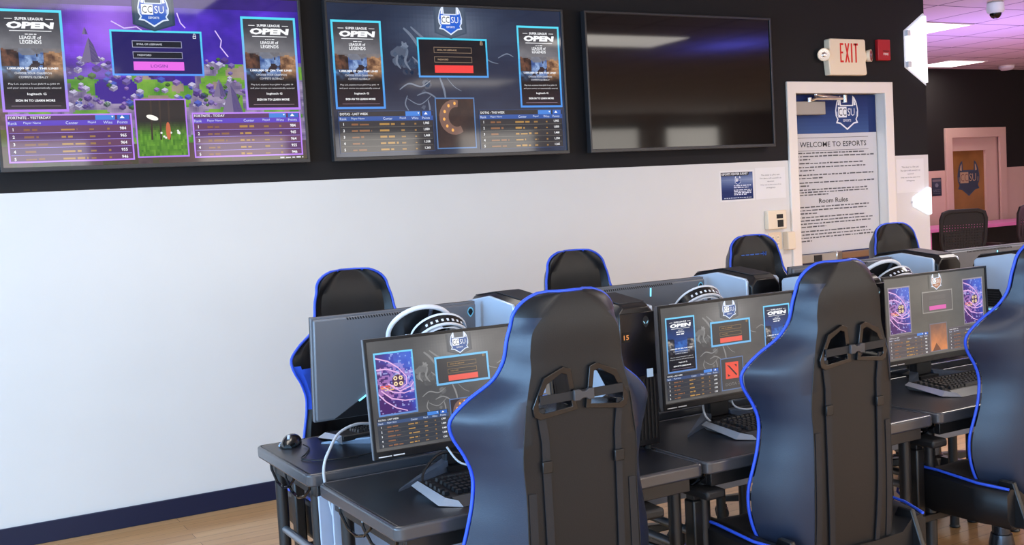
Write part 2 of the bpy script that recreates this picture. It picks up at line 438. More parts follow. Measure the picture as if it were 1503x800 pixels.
# printed sheet on the door
PW = LW-.012; PH = 2.063-.985
a = Art(PW, PH)
split = PH-.258
def pg(u, v): return mix((196, 198, 204), (214, 213, 212), fbm(u*3, v*3, 5))
a.rect(0, 0, PW, split, (206, 206, 208), 1)
a.grid(0, split, PW-.075, PH, 26, 10, lambda u, v: mix((58, 88, 142), (24, 46, 104), v*1.25), 1); a.rect(PW-.075, split, PW, PH, (22, 44, 100), 1)
shield(a, PW*.66, PH-.118, .108, (236, 240, 246), (40, 66, 122), L=2)
a.text('WELCOME TO ESPORTS', PW*.495, split-.092, .036, (44, 44, 46), w=PW*.76, bold=.006)
a.rect(PW*.07, split-.03, PW*.9, split-.027, (90, 90, 92), 2); a.rect(PW*.07, split-.118, PW*.9, split-.115, (90, 90, 92), 2)
r2 = random.Random(3)
def para(ys):
    for i, py in enumerate(ys):
        e = PW*(r2.uniform(.82, .97) if i < len(ys)-1 else r2.uniform(.2, .5)); a.words(.035, e, split*(1-(py-193)/187), .012, (92, 92, 95), r=r2)
for ys in ((224, 229, 234), (240, 246, 251), (258, 263), (270, 275), (281, 285, 289), (308, 313, 318), (324, 329, 334, 339), (346, 351, 356, 361)): para(ys)
a.text('Room Rules', PW*.47, split*(1-(302-193)/187), .032, (34, 34, 36), w=PW*.33, bold=.012)
sheet = MB().box(0, PW, -.0015, 0, 0, PH).obj('poster', 'paper')
sheet.location = (DL0+.006, DY-.002, .985)
o = a.obj('printing', 'art_print', sheet, Matrix.Translation((0, -.0016, 0)))
tag(sheet, 'tall printed sheet reading WELCOME TO ESPORTS and Room Rules on the exit door', 'poster')
# far door
struct(casing('trim_3', FD0, FD1, FDZ, .12, FY, .03, 'far_cream'))
fd = struct(thing('door_2', 'pink-lit door with an amber glass pane in the far room', 'door', (FD0+.06, FY+.03, 0))); del fd['category']
fw = FD1-FD0-.12
gx0, gx1, gz0, gz1 = .10, fw-.28, .98, 1.76
b = MB(); b.box(0, gx0, 0, .05, 0, FDZ-.05); b.box(gx1, fw, 0, .05, 0, FDZ-.05); b.box(gx0, gx1, 0, .05, 0, gz0); b.box(gx0, gx1, 0, .05, gz1, FDZ-.05)
b.obj('door_leaf', 'far_cream', fd)
MB().box(gx0, gx1, .02, .03, gz0, gz1).obj('glass_pane', 'amber_glass', fd)
MB().ring([(gx0-.02, gz0-.02), (gx1+.02, gz0-.02), (gx1+.02, gz1+.02), (gx0-.02, gz1+.02)], [(gx0, gz0), (gx1, gz0), (gx1, gz1), (gx0, gz1)], -.012, .0).obj('glazing_bead', 'far_cream', fd)
a = Art(1, 1); shield(a, (gx0+gx1)/2+.02, 1.42, .2, (60, 72, 92), (58, 66, 84), white=(178, 150, 122), dark=(120, 80, 70), L=1, sub=False)
a.obj('glass_logo', 'art_print', fd, Matrix.Translation((0, .019, 0)))
# ------------------------------------------------------------------ ceiling fittings
def ceiling_light(x0, x1, y0, y1, label, power=0, col=(1, .95, .88)):
    t = thing('ceiling_light', label, 'ceiling light', ((x0+x1)/2, (y0+y1)/2, ZC), 0, None)
    w, d = (x1-x0)/2, (y1-y0)/2
    MB().ring([(-w, -d), (w, -d), (w, d), (-w, d)], [(-w+.02, -d+.02), (w-.02, -d+.02), (w-.02, d-.02), (-w+.02, d-.02)], -.008, -.0005, 'z').obj('light_frame', 'trim_white', t)
    MB().box(-w+.02, w-.02, -d+.02, d-.02, -.005, -.001).obj('diffuser', 'lamp_white', t)
    return t
ceiling_light(7.05, 8.27, .86, 1.46, 'bright square ceiling light nearest the black wall corner')
ceiling_light(10.5, 11.15, 2.9, 3.42, 'bright ceiling light near the far black wall')
cam_ = thing('dome_camera', 'white dome security camera hanging from the purple ceiling', 'security camera', (7.42, .02, ZC))
MB().lathe([(.05, -.001), (.062, -.01), (.066, -.06), (.055, -.085)], 20).obj('housing', 'headset_white', cam_, smooth=40)
MB().ball((0, 0, -.082), .045, 16).obj('dome', 'gloss_black', cam_, smooth=60)
sd = thing('smoke_detector', 'small white smoke detector on the far ceiling edge', 'smoke detector', (11.95, 3.25, ZC))
MB().lathe([(.09, -.001), (.09, -.03), (.06, -.055), (.02, -.058)], 20).obj('detector_body', 'headset_white', sd, smooth=40)
MB().lathe([(.098, -.0005), (.098, -.01)], 20).obj('mounting_plate', 'trim_white', sd)
# ------------------------------------------------------------------ pictures on the screens
WHITE = (244, 246, 250)
def smooth2(P, n=6):
    out = []
    for i in range(len(P)-1):
        a, b, c, d = P[max(i-1, 0)], P[i], P[i+1], P[min(i+2, len(P)-1)]
        for k in range(n):
            t = k/n; out.append(tuple(.5*((2*b[j])+(-a[j]+c[j])*t+(2*a[j]-5*b[j]+4*c[j]-d[j])*t*t+(-a[j]+3*b[j]-3*c[j]+d[j])*t**3) for j in (0, 1)))
    return out+[P[-1]]
def league_poster(a, x0, y0, x1, y1, kind, W, fc1, fc2, ft):
    w, h = x1-x0, y1-y0
    if kind == 'spiral':
        def pg(u, v):
            n = fbm(u*5+3, v*9, 11); t = u*.9+v*.55-.45+(n-.5)*.5
            c = mix((64, 16, 96), (52, 84, 196), t*1.3)
            d = math.hypot((u-.5)/.62, (v-.52)/.3)
            if d < 1 and vn(u*16, v*30, 3) > .5: c = mix(c, (222, 170, 226), .55)
            if vn(u*22, v*40, 4) > .82: c = mix(c, (190, 210, 250), .6)
            if u > .5 and v > .72: c = mix(c, (96, 140, 224), .5*fbm(u*8, v*12, 8))
            return c
        a.grid(x0, y0, x1, y1, 26, 44, pg, 3)
        def P(u, v): return (x0+u*w, y0+v*h)
        lw = w*.035; lc = (226, 176, 224)
        for c in ([(.02, .93), (.35, .86), (.6, .74), (.8, .58), (.78, .46), (.62, .4), (.4, .42)], [(.0, .74), (.3, .74), (.6, .66), (.68, .56), (.62, .47), (.45, .45), (.3, .5)],
                  [(.02, .35), (.2, .22), (.45, .1), (.75, .03)], [(.1, .4), (.35, .26), (.7, .2), (.98, .2)], [(.15, .47), (.4, .36), (.7, .32), (.98, .36)], [(.3, .5), (.6, .36), (.9, .42), (1, .5)]):
            pts = []
            for i in range(len(c)-1):
                for q in (0, .5): pts.append(P(c[i][0]*(1-q)+c[i+1][0]*q, c[i][1]*(1-q)+c[i+1][1]*q))
            pts.append(P(*c[-1])); a.stroke(pts, [lw*(1-.5*i/len(pts)) for i in range(len(pts))], lc, 4)
        a.ell(x0+.57*w, y0+.53*h, w*.16, w*.16, (70, 30, 70), 5)
        for i in range(2):
            for j in range(2):
                a.ell(x0+(.5+.14*i)*w, y0+.53*h+(-.07+.14*j)*w, w*.058, w*.058, (240, 214, 168), 6, 6); a.ell(x0+(.5+.14*i)*w, y0+.53*h+(-.07+.14*j)*w, w*.024, w*.024, (70, 40, 70), 7, 6)
        a.words(x0+w*.08, x0+w*.36, y0+.455*h, h*.024, (236, 96, 70), 5); a.words(x0+w*.1, x0+w*.42, y0+.425*h, h*.024, (240, 150, 60), 5); a.words(x0+w*.2, x0+w*.46, y0+.395*h, h*.02, (236, 190, 70), 5)
    else:
        sky, low = ((118, 118, 124), (18, 18, 24)) if kind != 'blue' else ((26, 58, 118), (6, 8, 14))
        def pg(u, v):
            n = fbm(u*4, v*7, 21)
            if v > .62: c = mix(sky, mix(sky, (10, 10, 16), .55), (v-.62)/.38*1.3+(n-.5)*.6)
            elif v > .3:
                k = fbm(u*11+v*4, v*17, 31, 3)*1.6-.3; m_ = fbm(u*9, v*13, 37, 2)
                if kind == 'blue':
                    c = mix((20, 56, 128), (60, 120, 200), k) if .28 < u < .72 else mix((18, 24, 40), (170, 160, 150), k*k*1.3 if v < .58 else 0)
                elif u < .3: c = mix((30, 24, 26), (120, 80, 62), k) if v > .44 else mix((34, 40, 60), (96, 140, 190), k)
                elif u < .68: c = mix((46, 74, 132), (150, 176, 216), k*1.1) if m_ > .3 else (44, 36, 44)
                else: c = mix((70, 46, 36), (196, 152, 112), k)
                edge = abs(u-.5)*.12+.56+.05*(vn(u*11, 2, 5)-.5)
                if v > edge: c = mix(c, sky, .85)
                if v < .4: c = mix(low, c, (v-.3)/.1)
            else: c = mix(low, mix(low, (70, 26, 84), .35 if kind == 'gray' else .0), (1-v/.3)*(.4+.6*n))
            return c
        a.grid(x0, y0, x1, y1, 44, 72, pg, 3)
        X = x0+w*.5
        a.text('SUPER LEAGUE', X, y0+.905*h, .028*h, WHITE, w=w*.44, bold=.03, layer=5)
        a.rect(x0+.12*w, y0+.915*h, x0+.24*w, y0+.921*h, WHITE, 5); a.rect(x0+.76*w, y0+.915*h, x0+.88*w, y0+.921*h, WHITE, 5)
        a.text('OPEN', X, y0+.82*h, .07*h, WHITE, w=w*.74, bold=.06, layer=5, slant=.18)
        a.rect(x0+.18*w, y0+.795*h, x0+.84*w, y0+.802*h, WHITE, 5)
        a.words(x0+.42*w, x0+.6*w, y0+.762*h, .012*h, WHITE, 5)
        if kind == 'blue': a.text('MORTAL', X, y0+.715*h, .03*h, WHITE, w=w*.3, bold=.02, layer=5); a.words(x0+.36*w, x0+.62*w, y0+.68*h, .028*h, WHITE, 5)
        else:
            a.text('LEAGUE of', X, y0+.715*h, .034*h, WHITE, w=w*.34, bold=.02, layer=5); a.text('LEGENDS', X, y0+.67*h, .036*h, WHITE, w=w*.34, bold=.02, layer=5)
        a.text('1,000,000 SP ON THE LINE!', X, y0+.41*h, .026*h, WHITE, w=w*.8, bold=.03, layer=5)
        a.text('CHOOSE YOUR CHAMPION', X, y0+.365*h, .021*h, (226, 228, 234), w=w*.58, layer=5)
        a.text('COMPETE GLOBALLY', X, y0+.325*h, .021*h, (226, 228, 234), w=w*.46, layer=5)
        a.text('Play LoL anytime from JAN 9 to JAN 19', X, y0+.255*h, .022*h, (226, 228, 234), w=w*.8, layer=5)
        a.text('and your scores are automatically entered', X, y0+.215*h, .022*h, (226, 228, 234), w=w*.84, layer=5)
        a.text('logitech G', X+.03*w, y0+.15*h, .03*h, WHITE, w=w*.3, bold=.02, layer=5)
        a.text('SIGN IN TO LEARN MORE', X, y0+.09*h, .024*h, WHITE, w=w*.62, bold=.03, layer=5)
        a.rect(x0+.12*w, y0+.045*h, x0+.9*w, y0+.049*h, (150, 130, 150), 4)
    a.frame(x0-ft*.5, y0-ft*.5, x1+ft*.5, y1+ft*.5, ft, fc1, 6, fc2)
def score_table(a, x0, y0, x1, y1, title, bg, head, row, line, nums, border=None, ft=.004):
    w, h = x1-x0, y1-y0
    a.rect(x0, y0, x1, y1, bg, 3); a.rect(x0, y1-.24*h, x1, y1-.13*h, head, 4)
    if title: a.text(title, x0+.02*w, y1-.1*h, .055*h, WHITE, align='l', layer=5, bold=.01)
    else: a.words(x0+.02*w, x0+.25*w, y1-.1*h, .05*h, (190, 186, 190), 5)
    a.rect(x1-.3*w, y1-.13*h, x1-.14*w, y1-.02*h, (64, 128, 214), 5); a.rect(x1-.12*w, y1-.13*h, x1-.02*w, y1-.02*h, (44, 100, 190), 5)
    a.poly([(x1-.1*w, y1-.1*h), (x1-.08*w, y1-.04*h), (x1-.06*w, y1-.1*h)], WHITE, 6); a.poly([(x1-.17*w, y1-.05*h), (x1-.15*w, y1-.05*h), (x1-.16*w, y1-.09*h)], WHITE, 6)
    for t, u in (('Rank', .05), ('Player Name', .2), ('Center', .51), ('Played', .67), ('Wins', .8), ('Points', .92)): a.text(t, x0+u*w, y1-.215*h, .06*h, (210, 222, 246), layer=5)
    rh = .76*h/5
    for i in range(5):
        yb = y0+.76*h-(i+1)*rh
        if i % 2 == 0: a.rect(x0, yb, x1, yb+rh, row, 4)
        a.rect(x0+.02*w, yb, x1-.02*w, yb+.008*h, line, 5)
        a.text(str(i+1), x0+.05*w, yb+.3*rh, .42*rh, WHITE, layer=6, bold=.02)
        a.words(x0+.13*w, x0+rnd.uniform(.22, .34)*w, yb+.32*rh, .4*rh, (136, 92, 62), 6); a.words(x0+.42*w, x0+rnd.uniform(.5, .62)*w, yb+.32*rh, .4*rh, (176, 134, 70), 6)
        a.words(x0+.645*w, x0+.69*w, yb+.32*rh, .36*rh, (150, 114, 66), 6); a.words(x0+.79*w, x0+.81*w, yb+.32*rh, .36*rh, (150, 114, 66), 6)
        a.text(nums[i], x0+.92*w, yb+.3*rh, .44*rh, WHITE, layer=6, bold=.02)
    if border: a.frame(x0, y0, x1, y1, ft, border, 7)
def login(a, x0, y0, x1, y1, fill, c1, c2, ft, btn, btntxt, txt=(220, 226, 240), fld=(14, 20, 34)):
    w, h = x1-x0, y1-y0
    a.rect(x0, y0, x1, y1, fill, 3); a.frame(x0, y0, x1, y1, ft, c1, 7, c2)
    for v, t in ((.62, 'EMAIL OR USERNAME'), (.38, 'PASSWORD')):
        a.rect(x0+.23*w, y0+v*h, x0+.77*w, y0+(v+.15)*h, fld, 4); a.frame(x0+.23*w, y0+v*h, x0+.77*w, y0+(v+.15)*h, h*.012, mix(txt, fill, .3), 5)
        a.text(t, x0+.28*w, y0+(v+.055)*h, .04*h, txt, align='l', layer=6)
    a.rect(x0+.23*w, y0+.12*h, x0+.78*w, y0+.31*h, btn, 5)
    if btntxt: a.text(btntxt, x0+.505*w, y0+.18*h, .07*h, (60, 40, 130), w=.18*w, layer=6)
    a.frame(x0+.9*w, y0+.84*h, x0+.935*w, y0+.9*h, h*.012, txt, 5); a.stroke([(x0+.905*w, y0+.9*h), (x0+.91*w, y0+.945*h), (x0+.925*w, y0+.945*h), (x0+.93*w, y0+.9*h)], h*.012, txt, 5)
def banner(a, x0, x1, ytop, ytip, c, sh, u):
    d = (x1-x0)*.16; xm = (x0+x1)/2
    a.poly([(x0, ytop), (x1, ytop), (x1+.01*(x1-x0), ytip+d), (xm, ytip), (x0-.01*(x1-x0), ytip+d)], c, 8)
    a.poly([(x0+.06*(x1-x0), ytop), (x1-.06*(x1-x0), ytop), (x1-.05*(x1-x0), ytip+d*1.15), (xm, ytip+d*.25), (x0+.05*(x1-x0), ytip+d*1.15)], mix(c, (130, 140, 156), .18), 9)
    shield(a, xm, ytop-(ytop-ytip)*.42, u, (214, 226, 246), sh, L=10)
def screen(W, H, theme):
    a = Art(W, H); U = lambda u: u*W; V = lambda v: (1-v)*H
    CY, PU = (86, 214, 240), (168, 112, 236)
    if theme == 'storm':
        def bg(u, v):
            n = fbm(u*7, v*6, 1); m_ = fbm(u*22, v*16, 2, 3)
            if v > .50+.14*(n-.5)+.1*(u > .62):
                g = math.exp(-((u-.36)/.12)**2-((v-.8)/.25)**2); c = mix((38, 20, 92), (118, 62, 226), (n-.3)*2)
                c = mix(c, (176, 120, 250), g*.8); 
                if u > .55: c = mix(c, (62, 40, 200), .45)
                if v > .93: c = mix(c, (40, 24, 84), .6)
                return c
            c = mix((62, 124, 40), (132, 176, 66), m_*1.5-.3)
            k = vn(u*16, v*11, 9)
            if k > .56: c = mix((86, 76, 116), (160, 146, 176), vn(u*60, v*40, 8))
            if k < .25: c = mix((120, 104, 96), (168, 150, 140), m_)
            d = math.hypot((u-.36)/.07, (v-.44)/.08)
            if d < 1: c = (58, 32, 140)
            if v < .12: c = mix(c, (70, 52, 52), .8)
            if u < .03: c = mix(c, (84, 60, 40), .6)
            return c
        a.grid(0, 0, W, H, 150, 84, bg, 0)
        r = random.Random(4)
        for i in range(150):
            u, v = r.uniform(.2, .8), r.uniform(.37, .66); s = r.uniform(.005, .014)*W; x, y = U(u), V(v)
            c = r.choice([(120, 104, 176), (84, 60, 140), (190, 186, 214), (70, 90, 190), (150, 120, 190), (64, 110, 44)])
            a.poly([(x-s, y), (x, y+s*.6), (x+s, y+.1*s), (x, y-s*.5)], c, 1); a.poly([(x-s, y), (x, y-s*.5), (x, y-s*1.2), (x-s, y-s*.7)], mix(c, (30, 16, 60), .5), 1); a.poly([(x, y-.5*s), (x+s, y+.1*s), (x+s, y-s*.6), (x, y-s*1.2)], mix(c, (30, 16, 60), .3), 1)
        for (u, v, s) in ((.285, .33, .04), (.275, .22, .012), (.74, .62, .05), (.7, .55, .03)):
            x, y = U(u), V(v); s *= W
            a.poly([(x-s*.7, y-s), (x-s*.2, y+s*.5), (x, y+s), (x+s*.35, y+s*.4), (x+s*.8, y-s)], (116, 106, 140), 2); a.poly([(x, y+s), (x+s*.35, y+s*.4), (x+s*.8, y-s), (x+s*.1, y-s)], (84, 72, 120), 2)
        for c in ([(.36, .16), (.4, .2), (.44, .19), (.48, .24)], [(.70, .2), (.72, .26), (.715, .3), (.74, .36)], [(.575, .1), (.585, .16), (.6, .19)]): a.stroke([(U(p), V(q)) for p, q in c], .004*W, (214, 190, 255), 1)
    elif theme in ('navy', 'gray', 'taupe'):
        A, B, C_ = {'navy': ((24, 34, 56), (44, 58, 84), (128, 140, 160)), 'gray': ((66, 66, 67), (92, 91, 90), (150, 150, 150)), 'taupe': ((80, 78, 74), (98, 96, 90), (112, 108, 102))}[theme]  # gray and taupe grounds carry the reflected haze in their colours
        def bg(u, v):
            n = fbm(u*5, v*4, 41); c = mix(A, B, n*1.4-.2)
            g = math.exp(-((u-.5)/.16)**2-((v-.86)/.16)**2); c = mix(c, C_, g*.75)
            return c
        a.grid(0, 0, W, H, 64, 36, bg, 0)
        if theme != 'taupe':
            # drifting smoke and torn-cloth wisps at the left of the login box
            r = random.Random(12)
            def blob(u, v, s, col, n=11, l=1):
                a.poly([(U(u)+s*W*r.uniform(.55, 1.1)*math.cos(2*PI*i/n), V(v)+s*W*r.uniform(.5, 1.05)*math.sin(2*PI*i/n)) for i in range(n)], col, l)
            for i in range(26):
                q = r.random(); blob(.27+.1*q+r.uniform(-.03, .03), .3+.34*q*r.uniform(.3, 1.2), r.uniform(.008, .024), mix(A, C_, r.uniform(.1, .55)))
            blob(.285, .3, .03, mix(A, C_, .5), 13, 2); blob(.3, .27, .018, mix(A, C_, .85), 11, 2)
            for c, w in (([(.3, .15), (.33, .2), (.36, .28), (.37, .36)], .012), ([(.33, .14), (.37, .2), (.41, .25)], .009), ([(.27, .56), (.31, .52), (.36, .54), (.4, .5)], .006), ([(.385, .63), (.39, .7), (.375, .76)], .007), ([(.44, .48), (.455, .56), (.46, .63)], .009), ([(.47, .48), (.5, .54), (.53, .57)], .003), ([(.3, .62), (.35, .66), (.4, .6)], .004), ([(.7, .34), (.74, .31), (.77, .33)], .005), ([(.29, .24), (.31, .3), (.3, .37), (.32, .43)], .01), ([(.3, .6), (.29, .66), (.31, .72)], .005), ([(.34, .6), (.38, .58), (.42, .62), (.44, .68)], .006), ([(.33, .34), (.36, .4), (.35, .46)], .007), ([(.62, .3), (.66, .36), (.7, .38)], .004), ([(.27, .33), (.265, .38), (.28, .42)], .009)):
                pts = smooth2([(U(p), V(q)) for p, q in c]); a.stroke(pts, [w*W*(.15+.85*math.sin(PI*(.15+.8*i/len(pts)))) for i in range(len(pts))], mix(A, C_, .8), 2)
    mon = theme != 'storm' and W < 1
    k = dict(storm='gray', navy='gray')
    pl_ = 'gray' if not mon else {'gray': 'spiral', 'gray2': 'blue', 'taupe': 'spiral'}.get(theme, 'gray')
    return a, U, V, CY, PU
def finish(a, U, V, W, H, left, right, theme, f1, f2, tables, pic, lg, bn):
    ft = .008*W if W > 1 else .009*W
    px0, px1 = (.016, .205) if W > 1 else (.035, .235)
    league_poster(a, U(px0), V(.68), U(px1), V(.116), left, W, f1, f2, ft)
    league_poster(a, U(1-px1), V(.68), U(1-px0), V(.116), right, W, f1, f2, ft)
    login(a, U(.352), V(.478), U(.653), V(.21), *lg)
    banner(a, U(.43), U(.566), H if W > 1 else V(.01), V(.215), bn[0], bn[1], .05*W)
    for t, x0, x1 in zip(tables[0], (.018, .60), (.402, .985)): score_table(a, U(x0), V(.975), U(x1), V(.70), t, *tables[1:])
    x0, y0, x1, y1 = U(.412), V(.965), U(.583), V(.615)
    if pic == 'meadow':
        a.grid(x0, y0, x1, y1, 26, 30, lambda u, v: mix(mix((58, 110, 30), (110, 164, 54), vn(u*30, v*18, 2)), (40, 38, 40), 0 if v < .38 else min(1, (v-.38)*4)+.0*u), 3)
        for i in range(3): a.stroke([(x0+(.3+.17*i)*(x1-x0), y0+.3*(y1-y0)), (x0+(.32+.17*i)*(x1-x0), y1)], .006*W, (58, 48, 44), 4)
        a.ell(x0+.33*(x1-x0), y0+.68*(y1-y0), .02*W, .008*W, (250, 246, 236), 5, rot=-.3); a.ell(x0+.62*(x1-x0), y0+.45*(y1-y0), .008*W, .03*W, (196, 104, 70), 5)
        for i in range(8): a.ell(x0+rnd.uniform(.4, .9)*(x1-x0), y0+rnd.uniform(.3, .45)*(y1-y0), .004*W, .004*W, (226, 230, 226), 5, 6)
    elif pic == 'ember':
        a.grid(x0, y0, x1, y1, 20, 26, lambda u, v: mix((36, 32, 38), (70, 52, 48), fbm(u*4, v*4, 6)), 3)
        cx, cy = x0+.5*(x1-x0), y0+.62*(y1-y0); s = .05*W
        pts = [(cx+s*1.0*math.cos(t), cy+s*1.05*math.sin(t)) for t in [PI*.42+i*PI*1.25/14 for i in range(15)]]
        a.stroke(pts, [s*(.5+.3*math.sin(PI*i/14)) for i in range(15)], (120, 92, 84), 4)
        for i in range(1, 12, 2): a.ell(pts[i][0], pts[i][1], s*.11, s*.13, (250, 176, 92), 5, 8)
    elif pic == 'red':
        a.rect(x0, y0, x1, y1, (62, 62, 64), 3)
        cx, cy, s = (x0+x1)/2, y0+.6*(y1-y0), (x1-x0)*.29
        a.poly([(cx-s, cy-s*.95), (cx+s*.95, cy-s), (cx+s, cy+s*.95), (cx-s*.95, cy+s)], (226, 78, 62), 4)
        a.poly([(cx-s*.72, cy+s*.66), (cx-s*.4, cy+s*.6), (cx+s*.72, cy-s*.55), (cx+s*.62, cy-s*.72)], (40, 34, 36), 5)
        a.poly([(cx+s*.35, cy+s*.7), (cx+s*.74, cy+s*.62), (cx+s*.7, cy+s*.3)], (40, 34, 36), 5); a.poly([(cx-s*.7, cy-s*.35), (cx-s*.66, cy-s*.7), (cx-s*.3, cy-s*.66)], (40, 34, 36), 5)
        a.text('DOTA 2', cx, y0+.13*(y1-y0), .09*(y1-y0), (120, 120, 122), w=(x1-x0)*.62, layer=4)
    elif pic == 'amber':
        a.grid(x0, y0, x1, y1, 18, 24, lambda u, v: mix((206, 128, 78), (120, 84, 70), v*1.2-.2+.7*(fbm(u*4, v*4, 7)-.5)), 3)
        a.poly([(x0+.1*(x1-x0), y0), (x0+.35*(x1-x0), y0+.3*(y1-y0)), (x0+.55*(x1-x0), y0+.1*(y1-y0)), (x0+.6*(x1-x0), y0)], (110, 66, 46), 4)
    a.frame(x0, y0, x1, y1, ft*.6, f2 if theme == 'storm' else mix(f2, (90, 100, 120), .5), 6)
N1 = ['984', '965', '964', '955', '946']; N2 = ['945', '374', '371', '351', '325']; N3 = ['1,905', '1,830', '1,468', '1,358', '1,265']
def tv_screen(W, H, theme):
    a, U, V, CY, PU = screen(W, H, theme)
    if theme == 'storm':
        finish(a, U, V, W, H, 'gray', 'gray', theme, CY, (176, 122, 236), (('FORTNITE - YESTERDAY', 'FORTNITE - TODAY'), (84, 48, 98), (92, 66, 190), (100, 62, 96), (170, 150, 250), N1, (186, 132, 250), .007), 'meadow', ((30, 22, 96), (84, 214, 240), (84, 150, 250), .009, (226, 104, 226), 'LOGIN'), ((40, 62, 88), (44, 92, 190)))
        a.words(U(.9), U(.985), V(.993), .011, (214, 214, 222), 5)
    else:
        finish(a, U, V, W, H, 'gray', 'gray', theme, CY, (70, 140, 226), (('DOTA2 - LAST WEEK', 'DOTA2 - THIS WEEK'), (40, 42, 50), (48, 84, 156), (50, 50, 56), (110, 108, 104), N3, (44, 66, 110), .003), 'ember', ((16, 18, 28), (70, 204, 236), (74, 150, 226), .01, (238, 66, 66), None, (200, 170, 140), (22, 22, 28)), ((66, 80, 100), (36, 96, 206)))
    return a
def mon_screen(W, H, kind):
    if kind == 'C':
        a, U, V, CY, PU = screen(W, H, 'taupe')
        finish(a, U, V, W, H, 'spiral', 'spiral', 'gray', (150, 140, 150), (130, 122, 130), ((None, None), (76, 70, 76), (84, 78, 88), (84, 78, 80), (110, 104, 110), N1, (110, 100, 110), .002), 'amber', ((92, 88, 86), (150, 146, 142), (140, 136, 132), .004, (214, 92, 170), None, (110, 106, 102), (96, 92, 90)), ((100, 98, 94), (170, 120, 90)))
    else:
        a, U, V, CY, PU = screen(W, H, 'gray'); p = 'spiral' if kind == 'A' else 'blue'
        finish(a, U, V, W, H, p, p, 'gray', (110, 200, 240), (96, 136, 200), (('DOTA2 - LAST WEEK', 'DOTA2 - THIS WEEK'), (46, 50, 58), (56, 76, 116), (52, 54, 60), (96, 92, 84), N3), 'red' if kind == 'B' else 'ember', ((58, 56, 56), (110, 190, 236), (110, 180, 230), .006, (230, 92, 78), None, (190, 150, 90), (52, 50, 50)), ((84, 86, 90), (60, 90, 150)))
    return a
# ------------------------------------------------------------------ televisions
TW, TH, TZ = 1.446, .829, 2.548
TVX = [.443, 2.018, 3.612]
def tv(x0, label, theme, zoff=0.):
    t = thing('television', label, 'television', (x0, -.0643, TZ-TH+zoff), 0, 'televisions on the black wall band')
    bz = .013; bb = .02
    MB().ring([(0, 0), (TW, 0), (TW, TH), (0, TH)], [(bz, bb), (TW-bz, bb), (TW-bz, TH-bz), (bz, TH-bz)], -.012, .03).obj('bezel', 'tv_bezel', t, bevel=.002)
    MB().box(.02, TW-.02, .004, .045, .02, TH-.02).obj('back_cover', 'black_plastic', t)
    MB().box(TW*.35, TW*.65, .045, .064, TH*.3, TH*.7).obj('wall_bracket', 'soft_black', t)
    W, H = TW-2*bz, TH-bz-bb
    if theme:
        a = tv_screen(W, H, theme); MB().box(bz, TW-bz, -.002, .004, bb, TH-bz).obj('panel', 'gloss_black', t)
        a.obj('screen', 'art_tv', t, Matrix.Translation((bz, -.0025, bb)))
    else:
        MB().box(bz, TW-bz, -.004, .004, bb, TH-bz).obj('screen', 'gloss_black', t)
    return t
tv(TVX[0], 'wall television with a purple storm picture and green land, leftmost of three', 'storm')
tv(TVX[1], 'wall television with a dark navy login screen, between the purple and the blank ones', 'navy')
tv(TVX[2], 'switched-off black wall television nearest the exit door', None)
# ------------------------------------------------------------------ things on the wall
def on_wall(name, label, cat, x, z, y=0): return thing(name, label, cat, (x, y, z))
ex = on_wall('exit_sign', 'cream emergency exit sign with red EXIT letters above the door', 'exit sign', 5.585, 2.19)
w, h = .36, .245
out = [(0.01, 0), (w-.01, 0), (w, .01), (w-.01, .09), (w+.008, .12), (w-.008, .16), (w-.01, h-.01), (w-.02, h), (0.02, h), (.01, h-.01), (.01, .17), (-.008, .14), (.0, .09)]
MB().prism(out, -.055, -.001).obj('housing', 'exit_cream', ex, bevel=.006)
a = Art(1, 1)
R = (224, 48, 38)
x = .115
def bar(x0, z0, x1, z1): a.rect(x0, z0, x1, z1, R, 1)
ez0, ez1 = .085, .215
bar(.105, ez0, .117, ez1); bar(.117, ez0, .138, ez0+.013); bar(.117, .145, .134, .158); bar(.117, ez1-.013, .138, ez1)
a.poly([(.150, ez1), (.163, ez1), (.195, ez0), (.182, ez0)], R, 1); a.poly([(.182, ez1), (.195, ez1), (.163, ez0), (.150, ez0)], R, 2)
bar(.208, ez0, .222, ez1); bar(.234, ez1-.014, .276, ez1); bar(.248, ez0, .262, ez1)
a.obj('letters', 'art_print', ex, Matrix.Translation((0, -.0555, 0)))
for s, x in ((-1, -.03), (1, w+.03)):
    b = MB(); M = Matrix.Translation((x, -.03, .135)) @ Matrix.Rotation(s*.5, 4, 'Z') @ Matrix.Rotation(PI/2, 4, 'X')
    b.lathe([(.018, -.03), (.034, -.02), (.042, .01), (.043, .028)], 20, M=M); hd = b.obj('lamp_head', 'exit_cream', ex, smooth=40)
    b = MB(); b.lathe([(.038, .0285), (.03, .024), (.012, .030), (.01, .031)], 20, M=M); b.obj('lamp_reflector', 'chrome', hd, smooth=40)
    b = MB(); b.cyl((x-s*.03, -.03, .135), (x+s*.0, -.03, .135), .012); b.obj('swivel', 'exit_cream', hd, smooth=40)
fa = on_wall('fire_alarm', 'small red fire alarm plate right of the exit sign', 'alarm', 6.088, 2.298)
MB().box(0, .122, -.03, .0003, 0, .145).obj('alarm_housing', 'fire_red', fa, bevel=.005)
a = Art(1, 1); a.text('FIRE', .075, .035, .016, (236, 226, 220), w=.05, bold=.02, layer=1); a.obj('lettering', 'art_print', fa, Matrix.Translation((0, -.0303, 0)))
MB().box(.045, .105, -.033, -.0295, .062, .066).obj('alarm_slot', 'soft_black', fa)
